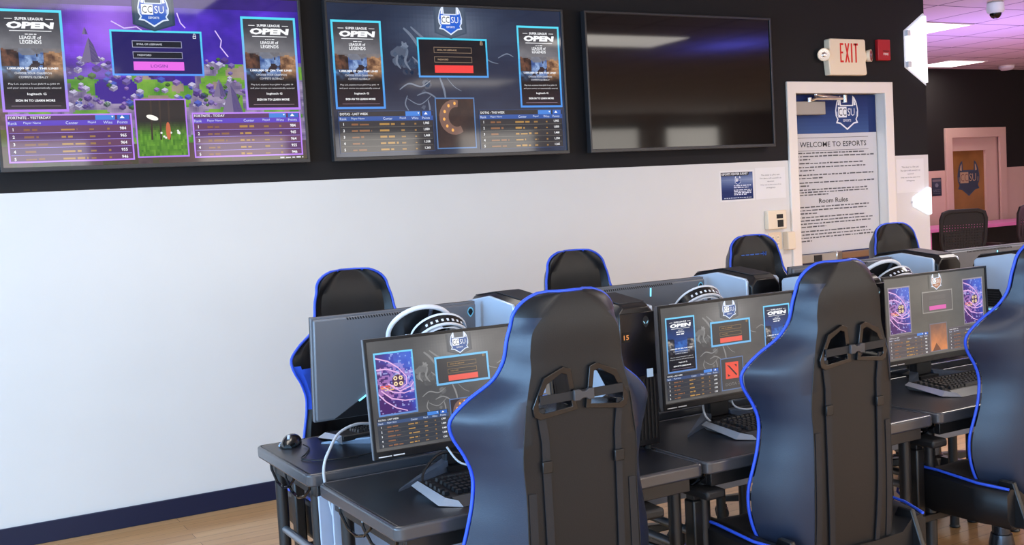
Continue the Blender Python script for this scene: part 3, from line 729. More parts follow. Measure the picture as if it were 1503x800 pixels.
# glowing hexagonal wall panels at the wall end
def hex_panel(pts, label, z):
    t = on_wall('wall_light_panel', label, 'light panel', WX, z)
    MB().prism(pts, -.022, -.003).obj('glow_face', 'panel_glow', t, bevel=.002)
    MB().prism([(p[0]*1.1, p[1]*1.08) for p in pts], -.003, -.0003).obj('back_plate', 'white_tab', t)
    return t
up = hex_panel([(-.198, .12), (-.012, .24), (.0, .235), (.0, -.24), (-.198, -.12)], 'tall white glowing light panel at the black wall corner', 2.385)
for z in (.11, -.11): MB().box(-.208, -.175, -.03, -.002, z-.02, z+.02).obj('corner_clip', 'white_tab', up, bevel=.002)
lo = hex_panel([(-.17, .032), (-.02, .10), (.0, .09), (.0, -.095), (-.02, -.10), (-.17, -.032)], 'small white glowing light panel low on the cream wall corner', 1.292)
MB().ball((-.195, -.012, .0), .008).obj('screw_cap', 'white_tab', lo)
# papers
def paper(name, label, cat, x, z, w, h):
    p = MB().box(0, w, -.0012, 0, 0, h).obj(name, 'paper'); p.location = (x, .0002, z); return tag(p, label, cat)
fl = paper('flyer', 'navy survey flyer taped left of the white notice by the exit door', 'flyer', 4.637, 1.378, .29, .2)
a = Art(.29, .2)
a.grid(.012, .012, .278, .188, 12, 16, lambda u, v: mix((20, 40, 98), (176, 190, 216), max(0, 1-abs(v-.72)*2.4)*(.55+.2*u)), 1)
a.poly([(.01, .165), (.24, .165), (.25, .188), (.01, .188)], (30, 30, 36), 2)
a.text('ESPORTS CENTER SURVEY', .127, .17, .014, WHITE, w=.22, bold=.02)
shield(a, .15, .135, .026, (220, 230, 246), (40, 70, 140), L=3, sub=False)
for y, x1 in ((.098, .265), (.086, .24), (.07, .265), (.06, .265), (.05, .26), (.04, .22)): a.words(.115, x1, y, .009, (220, 226, 240))
a.words(.03, .26, .02, .007, (200, 210, 230))
a.obj('printing', 'art_print', fl, Matrix.Translation((0, -.0014, 0)))
def notice(x, z, w, h, label):
    p = paper('notice', label, 'notice', x, z, w, h); a = Art(w, h)
    for i, t in enumerate(('This door is a fire exit', 'The alarm will sound if it is', 'opened', 'Only use in the case of an', 'emergency')):
        a.text(t, w*.5, h*(.74-.105*i), h*.045, (70, 70, 74), w=w*(.62, .72, .22, .7, .3)[i], layer=1)
    a.obj('printing', 'art_print', p, Matrix.Translation((0, -.0014, 0)))
notice(4.938, 1.382, .262, .205, 'white fire exit notice between the navy flyer and the door frame')
notice(6.262, 1.362, .285, .24, 'white fire exit notice on the narrow wall right of the exit door')
th = on_wall('thermostat', 'cream wall control box with two dark windows beside the door', 'thermostat', 5.003, 1.178)
MB().box(0, .165, -.035, .0003, 0, .125).obj('control_case', 'cream_plastic', th, bevel=.006)
MB().box(.075, .13, -.037, -.034, .07, .098).obj('display', 'soft_black', th); MB().box(.082, .132, -.037, -.034, .014, .06).obj('keypad', 'soft_black', th)
ol = on_wall('outlet_plate', 'beige double outlet plate below the wall control box', 'outlet', 5.028, 1.042)
MB().box(0, .115, -.006, .0003, 0, .115).obj('cover_plate', 'beige_plate', ol, bevel=.002)
for x in (.036, .079):
    b = MB()
    for z in (.035, .08): b.cyl((x, -.0055, z), (x, -.009, z), .016)
    s_ = b.obj('socket', 'cream_plastic', ol, smooth=40)
    b = MB()
    for z in (.035, .08): b.box(x-.007, x-.004, -.0096, -.0085, z-.004, z+.006); b.box(x+.004, x+.007, -.0096, -.0085, z-.004, z+.006)
    b.obj('slots', 'soft_black', s_)
jb = on_wall('junction_box', 'blank cream surface box between the outlet plate and door frame', 'box', 5.158, 1.035)
MB().box(0, .068, -.045, .0003, 0, .12).obj('box_body', 'beige_plate', jb, bevel=.004)
MB().box(.002, .066, -.05, -.0445, .004, .116).obj('box_lid', 'cream_plastic', jb, bevel=.002)
fs = MB().box(0, .17, -.003, 0, 0, .22).obj('flyer', 'soft_black'); fs.location = (10.98, FY+.0002, 1.225); tag(fs, 'dark flyer on the pink-lit far wall left of its door', 'flyer')
a = Art(.17, .22); a.grid(.006, .006, .164, .214, 6, 8, lambda u, v: mix((34, 40, 60), (70, 76, 96), v), 1); a.rect(.01, .175, .16, .2, (120, 112, 118), 2); a.ell(.085, .13, .03, .025, (120, 126, 140), 2)
for y in (.03, .05, .07): a.words(.02, .15, y, .01, (110, 112, 124))
a.obj('printing', 'art_print', fs, Matrix.Translation((0, -.0032, 0)))
# ------------------------------------------------------------------ tables
TT = .70
TXS = [.988, 1.937, 2.898, 3.852]; TL = .949
def table(x0, y0, y1, label, rear, TT=.70):
    # desk top between y0 (near) and y1 (far)
    t = thing('gaming_table', label, 'table', (x0, y0, 0), 0, 'black gaming tables in two rows')
    D = y1-y0; L = TL-.006
    MB().box(.012, L-.012, .012, D-.012, TT-.034, TT).obj('tabletop', 'table_top', t, bevel=.003)
    b = MB(); n = 5; o = []; i_ = []
    def rr(x0, y0, x1, y1, r):
        p = []
        for cx, cy, a0 in ((x1-r, y0+r, -90), (x1-r, y1-r, 0), (x0+r, y1-r, 90), (x0+r, y0+r, 180)):
            for k in range(n+1): an = math.radians(a0+90*k/n); p.append((cx+r*math.cos(an), cy+r*math.sin(an)))
        return p
    MB().ring(rr(0, 0, L, D, .025), rr(.0125, .0125, L-.0125, D-.0125, .014), TT-.036, TT+.0008, 'z').obj('edge_band', 'table_edge' if False else 'edge_mix', t, bevel=.008, seg=3, smooth=50)
    b = MB(); z0, z1 = TT-.078, TT-.036
    b.box(.035, L-.035, .028, .05, z0, z1); b.box(.035, L-.035, D-.05, D-.028, z0, z1); b.box(.035, .057, .05, D-.05, z0, z1); b.box(L-.057, L-.035, .05, D-.05, z0, z1)
    b.obj('frame_rail', 'table_steel', t, bevel=.002)
    for x in (.05, L-.05):
        for y in (.085, D-.085):
            lg = MB().cyl((x, y, .012), (x, y, TT-.036), .019, n=14).obj('leg', 'table_steel', t, smooth=40)
            MB().lathe([(.02, .0), (.022, .004), (.018, .014)], 14, M=Matrix.Translation((x, y, 0))).obj('foot_glide', 'black_plastic', lg, smooth=40)
        MB().cyl((x, .1, .46), (x, D-.1, .46), .0125, n=12).obj('crossbar', 'steel_bar', t, smooth=40)
    py = (D-.02) if not rear else .016
    b = MB(); b.box(.03, L-.03, py-.004, py+.004, .425, .655); b.obj('modesty_panel', 'modesty_gray', t, bevel=.003)
    for k, yy in enumerate((.14, D*.55)):
        b = MB(); pts = [(.012, yy+dy, TT-.036+dz) for dy, dz in ((.115, .0), (.112, -.02), (.06, -.05), (0, -.057), (-.06, -.042), (-.11, -.01), (-.112, .0))]
        b.tube(pts, .0042, 6); b.obj('cable_hoop', 'gloss_black', t, smooth=50)
    return t
def edge_mat():
    m = mat('edge_mix', (62, 63, 68), .22, spec=.8)
edge_mat()
TR = .722; YF0, YF1, YR0, YR1 = -3.085, -2.528, -2.514, -2.0
names = ['closest to the camera', 'second along the row', 'third along the row', 'fourth along the row']
for i in range(4):
    table(TXS[i], YF0, YF1, 'black table in the near row under the lit monitors, '+names[i], False)
    table(TXS[i]-.022, YR0, YR1, 'black table in the wall-side row behind the lit monitors, '+names[i], True, TR)
# ------------------------------------------------------------------ gaming chair (local +y is the front)
def interp(T, x):
    for (a, u), (b, v) in zip(T, T[1:]):
        if x <= b:
            i = T.index((a, u)); n = len(T)
            def sl(k):
                if k <= 0 or k >= n-1: return 0. if k else (T[1][1]-T[0][1])/(T[1][0]-T[0][0])
                h0, h1 = T[k][0]-T[k-1][0], T[k+1][0]-T[k][0]; d0, d1 = (T[k][1]-T[k-1][1])/h0, (T[k+1][1]-T[k][1])/h1
                return (d0*h1+d1*h0)/(h0+h1)
            h = b-a; q = (x-a)/h; m0, m1 = sl(i)*h, sl(i+1)*h if i+1 < n-1 else (v-u)
            return (2*q**3-3*q*q+1)*u+(q**3-2*q*q+q)*m0+(-2*q**3+3*q*q)*v+(q**3-q*q)*m1
    return T[-1][1]
HW = [(0, .195), (.05, .232), (.13, .258), (.2, .262), (.28, .246), (.36, .230), (.41, .228), (.46, .244), (.51, .270), (.545, .275), (.59, .238), (.635, .180), (.675, .160), (.74, .148), (.775, .138)]+[(.775+.067*math.sin(math.radians(a)), .048+.09*math.cos(math.radians(a))) for a in (12, 25, 40, 55, 70, 82, 90)]
WG = [(0, .07), (.08, .10), (.2, .112), (.32, .100), (.42, .102), (.52, .115), (.6, .09), (.68, .05), (.78, .035), (.842, .02)]
THK = [(0, .05), (.1, .062), (.5, .06), (.68, .058), (.78, .055), (.82, .042), (.842, .03)]
BH = .842; REC = math.radians(1.5); PIV = Vector((0, -.215, .405))
BM = Matrix.Translation(PIV) @ Matrix.Rotation(REC, 4, 'X')     # local back frame: x across, y depth (front +), z up along the back
US = [(0, .150), (.2, .152), (.38, .150), (.46, .154), (.54, .146), (.6, .138), (.66, .124), (.76, .112), (.842, .03)]
def seam_u(t): return min(interp(US, t), interp(HW, t)*.80)
def back_y(u, t):
    w = interp(HW, t); f = interp(WG, t); u0 = seam_u(t); s = max(0, abs(u)-u0)/(w-u0)
    return f*s**1.2
def backrest_mesh():
    b = MB(); NT = 72; NU = 18; rows = []
    def ucol(j, w, t):
        us = seam_u(t); k = j-NU//2; s = 1 if k >= 0 else -1; k = abs(k)
        return s*(us*k/5 if k <= 5 else us+(w-us)*(k-5)/4)
    vs = []; fs = []; mi = []
    def tt(i): return BH*(1-(1-i/NT)**1.4)
    for i in range(NT+1):
        t = tt(i)
        w = interp(HW, t); th = interp(THK, t)
        row = []
        for j in range(NU+1):
            u = ucol(j, w, t); e = abs(u)/w
            row.append((u, back_y(u, t)-th*.5*(1-.7*e**6), t))
        for j in range(NU-1, 0, -1):
            u = ucol(j, w, t); e = abs(u)/w; bol = .03*math.exp(-((e-.72)/.17)**2)*(1 if t < .62 else .15)
            row.append((u, back_y(u, t)+th*.5*(1-.6*e**6)+bol, t))
        rows.append(len(vs)); vs += row
    n = 2*NU
    for i in range(NT):
        for j in range(n):
            a = i*n+j; c = i*n+(j+1) % n
            fs.append((a, c, c+n, a+n)); t = (tt(i)+tt(i+1))/2; u = vs[a][0]; w = interp(HW, t)
            front = j >= NU
            if front and .36 < t < .52-.05*(1-abs(u)/w) and abs(u)/w > .55: mi.append(2)
            elif not front and (j < 4 or j >= NU-4) and t < .79: mi.append(1)  # outer strips of the rear face take the sky-tinted leather
            else: mi.append(0)
    fs.append(tuple(range(n-1, -1, -1))); mi.append(0); o = NT*n; fs.append(tuple(range(o, o+n))); mi.append(0)
    b.v = vs; b.f = fs; b.m = mi
    return b
HOLE = [(-.022, .573), (-.034, .655), (-.05, .660), (-.092, .638), (-.118, .588), (-.116, .570), (-.104, .564)]
def scale_poly(P, d):
    cx = sum(p[0] for p in P)/len(P); cy = sum(p[1] for p in P)/len(P); out = []
    for p in P:
        L = math.hypot(p[0]-cx, p[1]-cy); out.append((cx+(p[0]-cx)*(L+d)/L, cy+(p[1]-cy)*(L+d)/L))
    return out
def mirror(P): return [(-p[0], p[1]) for p in P][::-1]
def make_backrest_data():
    me = backrest_mesh().mesh('backrest', ['leather', 'leather_skytint', 'blue_fabric'])
    ob = bpy.data.objects.new('tmp', me); COL.objects.link(ob)
    cs = []
    for P in (HOLE, mirror(HOLE)):
        c = bpy.data.objects.new('cut', MB().prism(P, -.2, .2).mesh('cut', 'leather')); COL.objects.link(c); cs.append(c)
        m = ob.modifiers.new('hole', 'BOOLEAN'); m.operation = 'DIFFERENCE'; m.object = c; m.solver = 'EXACT'
    bpy.context.view_layer.update(); dg = bpy.context.evaluated_depsgraph_get()
    res = bpy.data.meshes.new_from_object(ob.evaluated_get(dg))
    for o in cs+[ob]: bpy.data.objects.remove(o)
    res.name = 'backrest'; res.transform(BM)
    res.polygons.foreach_set('use_smooth', [True]*len(res.polygons)); res.set_sharp_from_angle(angle=math.radians(38))
    return res
def rear_pt(u, t, off=.0):
    w = interp(HW, t); e = abs(u)/w; th = interp(THK, t)
    return BM @ Vector((u, back_y(u, t)-th*.5*(1-.7*e**6)-off, t))
def ribbon(path, width, off=.004, thick=.0035):
    # flat webbing following the back of the chair; path: [(u, t), ...]
    b = MB(); pts = path; k = len(pts); vs = []; fs = []
    for i, (u, t) in enumerate(pts):
        a = pts[max(0, i-1)]; c = pts[min(k-1, i+1)]; du, dt = c[0]-a[0], c[1]-a[1]; d = math.hypot(du, dt); nx, nt = -dt/d*width/2, du/d*width/2
        for s in (1, -1):
            for o in (off, off+thick): vs.append(tuple(rear_pt(u+s*nx, t+s*nt, o)))
    for i in range(k-1):
        a = 4*i; c = a+4
        fs += [(a, a+2, c+2, c), (a+1, c+1, c+3, a+3), (a, c, c+1, a+1), (a+2, a+3, c+3, c+2)]
    fs += [(0, 1, 3, 2), (4*k-4, 4*k-2, 4*k-1, 4*k-3)]
    return b.add(vs, fs)
def lerp_path(P, n=8):
    out = []
    for i in range(len(P)-1):
        for q in range(n): out.append((P[i][0]+(P[i+1][0]-P[i][0])*q/n, P[i][1]+(P[i+1][1]-P[i][1])*q/n))
    return out+[P[-1]]
BACKDATA = make_backrest_data()
def make_chair():
    c = thing('gaming_chair', 'x', 'chair', (0, 0, 0), 0, 'black gaming chairs with blue piping')
    bk = bpy.data.objects.new('backrest', BACKDATA); COL.objects.link(bk); bk.parent = c
    # piping round the outline of the back
    pts = []
    N = 72
    tz = [BH*(1-(1-i/N)**1.4) for i in range(N+1)]
    for t in tz:
         w = interp(HW, t); pts.append(BM @ Vector((w, back_y(w, t)+.002, t)))
    top = [BM @ Vector((x, 0, BH+.001)) for x in (.03, -.03)]
    left = [BM @ Vector((-interp(HW, t), back_y(interp(HW, t), t)+.002, t)) for t in tz[::-1]]
    MB().tube(pts+top+left, .005, 8).obj('piping', 'blue_pipe', bk, smooth=60)
    for P in (HOLE, mirror(HOLE)):
        b = MB(); vs = []
        o, i_ = scale_poly(P, .013), scale_poly(P, -.004)
        b.ring(o, i_, -.04, -.026, M=BM); b.ring(o, i_, .026, .04, M=BM); b.ring(scale_poly(P, .0), i_, -.03, .03, M=BM)
        b.obj('belt_hole_frame', 'gloss_frame', bk, bevel=.004, seg=2)
    # side zips
    for s in (-1, 1):
        b = MB(); vs = [];
        ribbon(lerp_path([(s*.138, .02), (s*.136, .38)], 10), .02, .0005, .002).obj('zip_strip', 'strap_web', bk)
        MB().tube([rear_pt(s*u, t, .0) for u, t in [(seam_u(.02+.03*k), .02+.03*k) for k in range(20)]], .0016, 5).obj('seam', 'cable_black', bk)
    # cushion straps
    st = ribbon(lerp_path([(-.112, .60), (.112, .604)], 10), .021, .012).obj('cross_strap', 'strap_web', c)
    b = MB(); q = Matrix.Translation(rear_pt(0, .602, .018)) @ Matrix.Rotation(REC, 4, 'X')
    b.prism([(-.026, -.013), (-.010, -.013), (-.004, -.008), (.006, -.008), (.012, -.013), (.028, -.013), (.028, .013), (.012, .013), (.006, .008), (-.004, .008), (-.010, .013), (-.026, .013)], -.006, .004, M=q)
    b.obj('buckle', 'mid_plastic', st, bevel=.002)
    for s in (-1, 1):
        v = ribbon(lerp_path([(s*.108, .578), (s*.098, .50), (s*.098, .44)], 6)+lerp_path([(s*.098, .42), (s*.096, .22), (s*.088, .03)], 8), .020 if s < 0 else .017, .003).obj('lumbar_strap', 'strap_web', c)
        MB().box(-.013, .013, -.005, .004, -.014, .014, M=Matrix.Translation(rear_pt(s*.098, .44, .007)) @ Matrix.Rotation(REC, 4, 'X')).obj('strap_slider', 'black_plastic', v, bevel=.002)
    # lumbar cushion and neck cushion at the front
    # seat: lofted along y
    b = MB(); rows = 15; n = 0; vs = []; fs = []; mi = []
    prof = []
    for i in range(rows+1):
        y = -.255+.455*i/rows; q = i/rows
        w = .312-.06*max(0, (q-.72)/.28)**2.2-.03*max(0, (.2-q)/.2)
        zb = .36+.02*max(0, (q-.7)/.3)**2; drop = .055*max(0, (q-.82)/.18)**2
        zt = .462-drop-.022*max(0, 1-q/.55); bo = .042*(1-.6*max(0, (q-.75)/.25))
        sec = [(-w*.93, zb), (-w, zb+.03), (-w*1.0, zt+bo*.6), (-w*.93, zt+bo), (-w*.8, zt+bo*.85), (-w*.66, zt+.004), (-w*.3, zt), (0, zt+.002), (w*.3, zt), (w*.66, zt+.004), (w*.8, zt+bo*.85), (w*.93, zt+bo), (w, zt+bo*.6), (w, zb+.03), (w*.93, zb)]
        vs += [(p[0], y, p[1]) for p in sec]; n = len(sec); prof.append((w, y, zt+bo, zt+bo*.6))
    for i in range(rows):
        for j in range(n):
            a = i*n+j; e = i*n+(j+1) % n; fs.append((a, e, e+n, a+n)); mi.append(0)
    fs += [tuple(range(n-1, -1, -1)), tuple(range(rows*n, rows*n+n))]; mi += [0, 0]
    b.v, b.f, b.m = vs, fs, mi
    seat = b.obj('seat', ['leather'], c, smooth=50)
    for s in (-1, 1):
        MB().tube([(s*(w*.965), y, z1+.002) for w, y, z1, z2 in prof]+[(s*prof[-1][0]*.98, prof[-1][1]+.006, prof[-1][2]-.045), (s*prof[-1][0]*.8, prof[-1][1]+.008, prof[-1][2]-.085)], .0048, 7).obj('seat_piping', 'blue_pipe', seat, smooth=60)
    # hinge brackets, armrests
    for s in (-1, 1):
        MB().prism([(-.30, .36), (-.16, .35), (-.16, .42), (-.20, .50), (-.25, .50)], s*.228, s*.246, 'x').obj('hinge_bracket', 'black_plastic', c, bevel=.004)
        b = MB(); b.box(s*.336-.018, s*.336+.018, .025, .07, .33, .575); arm = b.obj('armrest_post', 'black_plastic', c, bevel=.006)
        b = MB(); b.prism([(s*.328-.034, -.05), (s*.328+.034, -.05), (s*.328+.038, .11), (s*.328+.02, .15), (s*.328-.02, .15), (s*.328-.038, .11)], .59, .618, 'z'); b.obj('armrest_pad', 'soft_black', arm, bevel=.008)
        MB().box(s*.334-.015, s*.334+.015, .03, .065, .57, .592).obj('armrest_neck', 'black_plastic', arm, bevel=.003); MB().box(min(s*.2, s*.334), max(s*.2, s*.334), .02, .075, .325, .35).obj('armrest_bracket', 'black_plastic', arm, bevel=.003)
    MB().prism([(-.13, -.16), (.13, -.16), (.13, .12), (-.13, .12)], .30, .345, 'z').obj('seat_mechanism', 'black_plastic', c, bevel=.008)
    b = MB(); b.cyl((.1, -.02, .315), (.31, .0, .31), .007); b.cyl((.27, 0, .31), (.34, 0, .31), .012); b.obj('height_lever', 'black_plastic', c, smooth=40)
    b = MB(); b.lathe([(.045, .10), (.042, .2), (.035, .235), (.028, .236), (.026, .31)], 20, M=Matrix.Translation((0, -.02, 0))); b.obj('gas_lift', 'gas_chrome', c, smooth=40)
    b = MB(); b.lathe([(.05, .075), (.06, .085), (.06, .12), (.045, .135)], 20, M=Matrix.Translation((0, -.02, 0)))
    base = None
    for k in range(5):
        a = math.radians(90+72*k+18); d = Vector((math.cos(a), math.sin(a), 0)); s_ = Vector((-d.y, d.x, 0)); o = Vector((0, -.02, 0))
        P = []
        for r, hw, z0, z1 in ((.04, .034, .08, .128), (.18, .028, .082, .115), (.31, .02, .078, .1)):
            for sg in (-1, 1):
                P += [o+d*r+s_*hw*sg+Vector((0, 0, z0)), o+d*r+s_*hw*sg*.7+Vector((0, 0, z1))]
        F = []
        for q in (0, 4): F += [(q, q+1, q+5, q+4), (q+2, q+6, q+7, q+3), (q+1, q+3, q+7, q+5), (q, q+4, q+6, q+2)]
        F += [(0, 2, 3, 1), (8, 9, 11, 10)]
        b.add([tuple(p) for p in P], F)
    base = b.obj('star_base', 'black_plastic', c, bevel=.004, smooth=40)
    for k in range(5):
        a = math.radians(90+72*k+18); d = Vector((math.cos(a), math.sin(a), 0)); s_ = Vector((-d.y, d.x, 0)); o = Vector((0, -.02, 0))+d*.31
        b = MB()
        for sg in (-1, 1): b.cyl(o+s_*.012*sg+Vector((0, 0, .030)), o+s_*.03*sg+Vector((0, 0, .030)), .0295, n=16)
        b.cyl(o+Vector((0, 0, .03)), o+Vector((0, 0, .085)), .009)
        b.box(-.02, .02, -.012, .012, .035, .062, M=Matrix.Translation(o))
        b.obj('caster', 'soft_black', base, smooth=40)
    return c
mat('gloss_frame', (14, 14, 16), .2, spec=.6)
mat('mid_plastic', (62, 62, 66), .45)
FRONT = [(1.395, -3.055), (2.296, -3.035), (3.225, -3.04)]
REAR = [(1.446, -1.905), (2.42, -1.905), (3.37, -1.915), (4.285, -1.91)]
ch = make_chair(); ch.location = (*FRONT[0], 0); ch.rotation_euler[2] = -.06; ch['label'] = 'black gaming chair seen from behind in front of the first lit monitor'
kidsof = [o for o in COL.objects if o.parent is ch]
dup(ch, (*FRONT[1], 0), 0, 'black gaming chair seen from behind covering the middle lit monitor')
dup(ch, (*FRONT[2], 0), 0, 'black gaming chair cut by the right edge of the photo, third in the near row')
# wall-side chairs face the camera
rl = ['black gaming chair with a blue side patch facing the camera behind the leftmost monitor back', 'black gaming chair facing the camera, only its headrest showing above the first chair back', 'black gaming chair with blue lettering on its headrest, below the beige outlet plate', 'black gaming chair facing the camera right of the printed door sheet']
r0 = None
for i, (x, y) in enumerate(REAR):
    if r0 is None:
        r0 = dup(ch, (x, y, 0), PI+.0, rl[0], skip=('lumbar_strap', 'cross_strap'))
        a = Art(1, 1); r3 = random.Random(5); u = -.075
        while u < .04: w_ = r3.uniform(.008, .026); a.rect(u, 0, u+w_, .0045, (60, 104, 190), 1); u += w_+.006
        for k in range(2): a.rect(.052+.016*k, -.006, .057+.016*k, .011, (50, 90, 176), 1)
        a.stroke([(.052, .011), (.07, -.006)], .005, (50, 90, 176), 1)
        b = MB(); b.ball((0, 0, 0), 1, 16, sc=(.17, .05, .075)); lc = b.obj('lumbar_cushion', 'leather', r0, smooth=60); lc.matrix_local = BM @ Matrix.Translation((0, .085, .20))
    else:
        r_ = dup(r0, (x, y, 0), PI, rl[i])
        if i == 2: a.obj('embroidery', 'art_print', r_, BM @ Matrix.Translation((0, .0325, .755)) @ Matrix.Rotation(PI, 4, 'Z'))
# ------------------------------------------------------------------ monitors (local: picture faces -y, stand behind)
MW, MH, MZ = .572, .332, .08
def monitor(loc, rz, tilt, kind, label, mz=MZ, group='flat monitors on the black tables'):
    t = thing('monitor', label, 'monitor', loc, rz, group)
    T = Matrix.Translation((0, 0, mz)) @ Matrix.Rotation(-tilt, 4, 'X')
    bz, bb = .008, .022; x0 = -MW/2
    MB().ring([(x0, 0), (-x0, 0), (-x0, MH), (x0, MH)], [(x0+bz, bb), (-x0-bz, bb), (-x0-bz, MH-bz), (x0+bz, MH-bz)], -.004, .004, M=T).obj('bezel', 'black_plastic', t, bevel=.0015)
    MB().ring([(x0, 0), (-x0, 0), (-x0, MH), (x0, MH)], [(x0+.01, .01), (-x0-.01, .01), (-x0-.01, MH-.01), (x0+.01, MH-.01)], .004, .0165, M=T).obj('side_band', 'mon_back', t, bevel=.001)
    MB().box(x0+bz, -x0-bz, .001, .012, bb, MH-bz, M=T).obj('panel', 'gloss_black', t)
    bc = MB().box(x0+.004, -x0-.004, .016, .03, .006, MH-.006, M=T)
    bc = bc.obj('back_cover', 'mon_back', t, bevel=.004)
    # dark lower corner of the back with its light strip, badge and vents (the back as seen from +y: +x is at the left)
    MB().prism([(-.225, .0065), (.225, .0065), (.02, .128), (-.02, .128)], .0295, .034, M=T).obj('back_wedge', 'mon_dark', bc)
    MB().prism([(.145, .0565), (.06, .107), (.058, .1015), (.142, .0525)], .033, .0355, M=T).obj('light_strip', 'led_cyan', bc)
    MB().box(-.032, -.027, .03, .0325, .283, .314, M=T).obj('light_bar', 'led_cyan', bc)
    a = Art(1, 1); alien(a, 0, 0, .0165, (120, 206, 236), (20, 22, 28), 1); alien(a, 0, .0005, .0115, (26, 28, 34), (26, 28, 34), 2)
    a.obj('badge', 'art_print', bc, T @ Matrix.Translation((-.262, .0302, MH-.032)) @ Matrix.Rotation(PI, 4, 'Z'))
    b = MB()
    for k in range(34): b.prism([(-.13+.009*k, MH-.0145), (-.126+.009*k, MH-.0145), (-.122+.009*k, MH-.0065), (-.126+.009*k, MH-.0065)], .029, .0306, M=T)
    b.obj('vent_slots', 'vent_black', bc)
    MB().box(x0+.012, x0+.05, -.0045, -.0038, .006, .0085, M=T).box(x0+.055, x0+.088, -.0045, -.0038, .006, .009, M=T).obj('sticker', 'paper', t)
    MB().box(-.05, .05, -.0046, -.0038, .008, .012, M=T).obj('brand_mark', 'mon_dark', t)
    # stand: column and V feet
    MB().prism([(-.045, 0.012), (.045, 0.012), (.035, .30), (-.035, .30)], .075, .11).box(-.04, .04, .03, .08, .2, .28).obj('stand_column', 'mon_dark', t, bevel=.006)
    for s in (-1, 1):
        b = MB(); P = [(s*.03, .12), (s*.045, .06), (s*.245, -.06), (s*.23, -.045)]
        vs = [(*P[0], .0), (*P[1], .0), (*P[2], .0), (*P[3], 0.)]+[(*P[0], .03), (s*.04, .07, .028), (s*.242, -.058, .006), (s*.23, -.047, .008)]
        b.add(vs, [(0, 1, 2, 3), (4, 5, 6, 7), (0, 1, 5, 4), (1, 2, 6, 5), (2, 3, 7, 6), (3, 0, 4, 7)]); b.obj('foot', 'foot_silver', t)
    MB().prism([(-.05, .05), (.05, .05), (.04, .125), (-.04, .125)], 0., .014, 'z').obj('foot_hub', 'mon_dark', t)
    W, H = MW-2*bz, MH-bz-bb
    if kind: mon_screen(W, H, kind).obj('screen', 'art_monitor', t, T @ Matrix.Translation((x0+bz, .0008, bb)))
    else: MB().box(x0+bz, -x0-bz, .0, .001, bb, MH-bz, M=T).obj('screen', 'soft_black', t)
    return t
mat('foot_silver', (84, 94, 110), .35, metal=.3)
MX = [1.374, 2.346, 3.398]
m1 = monitor((1.378, -2.722, TT), math.radians(-2.5), .10, 'A', 'lit monitor with a purple spiral poster on the table closest to the camera')
m2 = monitor((2.344, -2.735, TT), 0, .02, 'B', 'lit monitor with a blue poster and red square logo, middle of the near row')
m3 = monitor((3.392, -2.690, TT), 0, .03, 'C', 'lit gray monitor with a pink login button, furthest along the near row')
rm = monitor((1.386, -2.19, TT+.025), PI, .09, None, 'gray-backed monitor seen from behind on the left end of the wall-side row', .088)
for o in [c for c in COL.objects if c.parent is rm]: pass
rm.location.z = TR
dup(rm, (2.36, -2.19, TR), PI, 'monitor seen from behind with a round badge, below the second wall-side chair')
dup(rm, (4.30, -2.19, TR), PI, 'dark monitor back barely showing between the two rightmost silver computers')
dup(rm, (3.375, -2.19, TR), PI, 'monitor seen from behind hidden by the second near-row chair back')
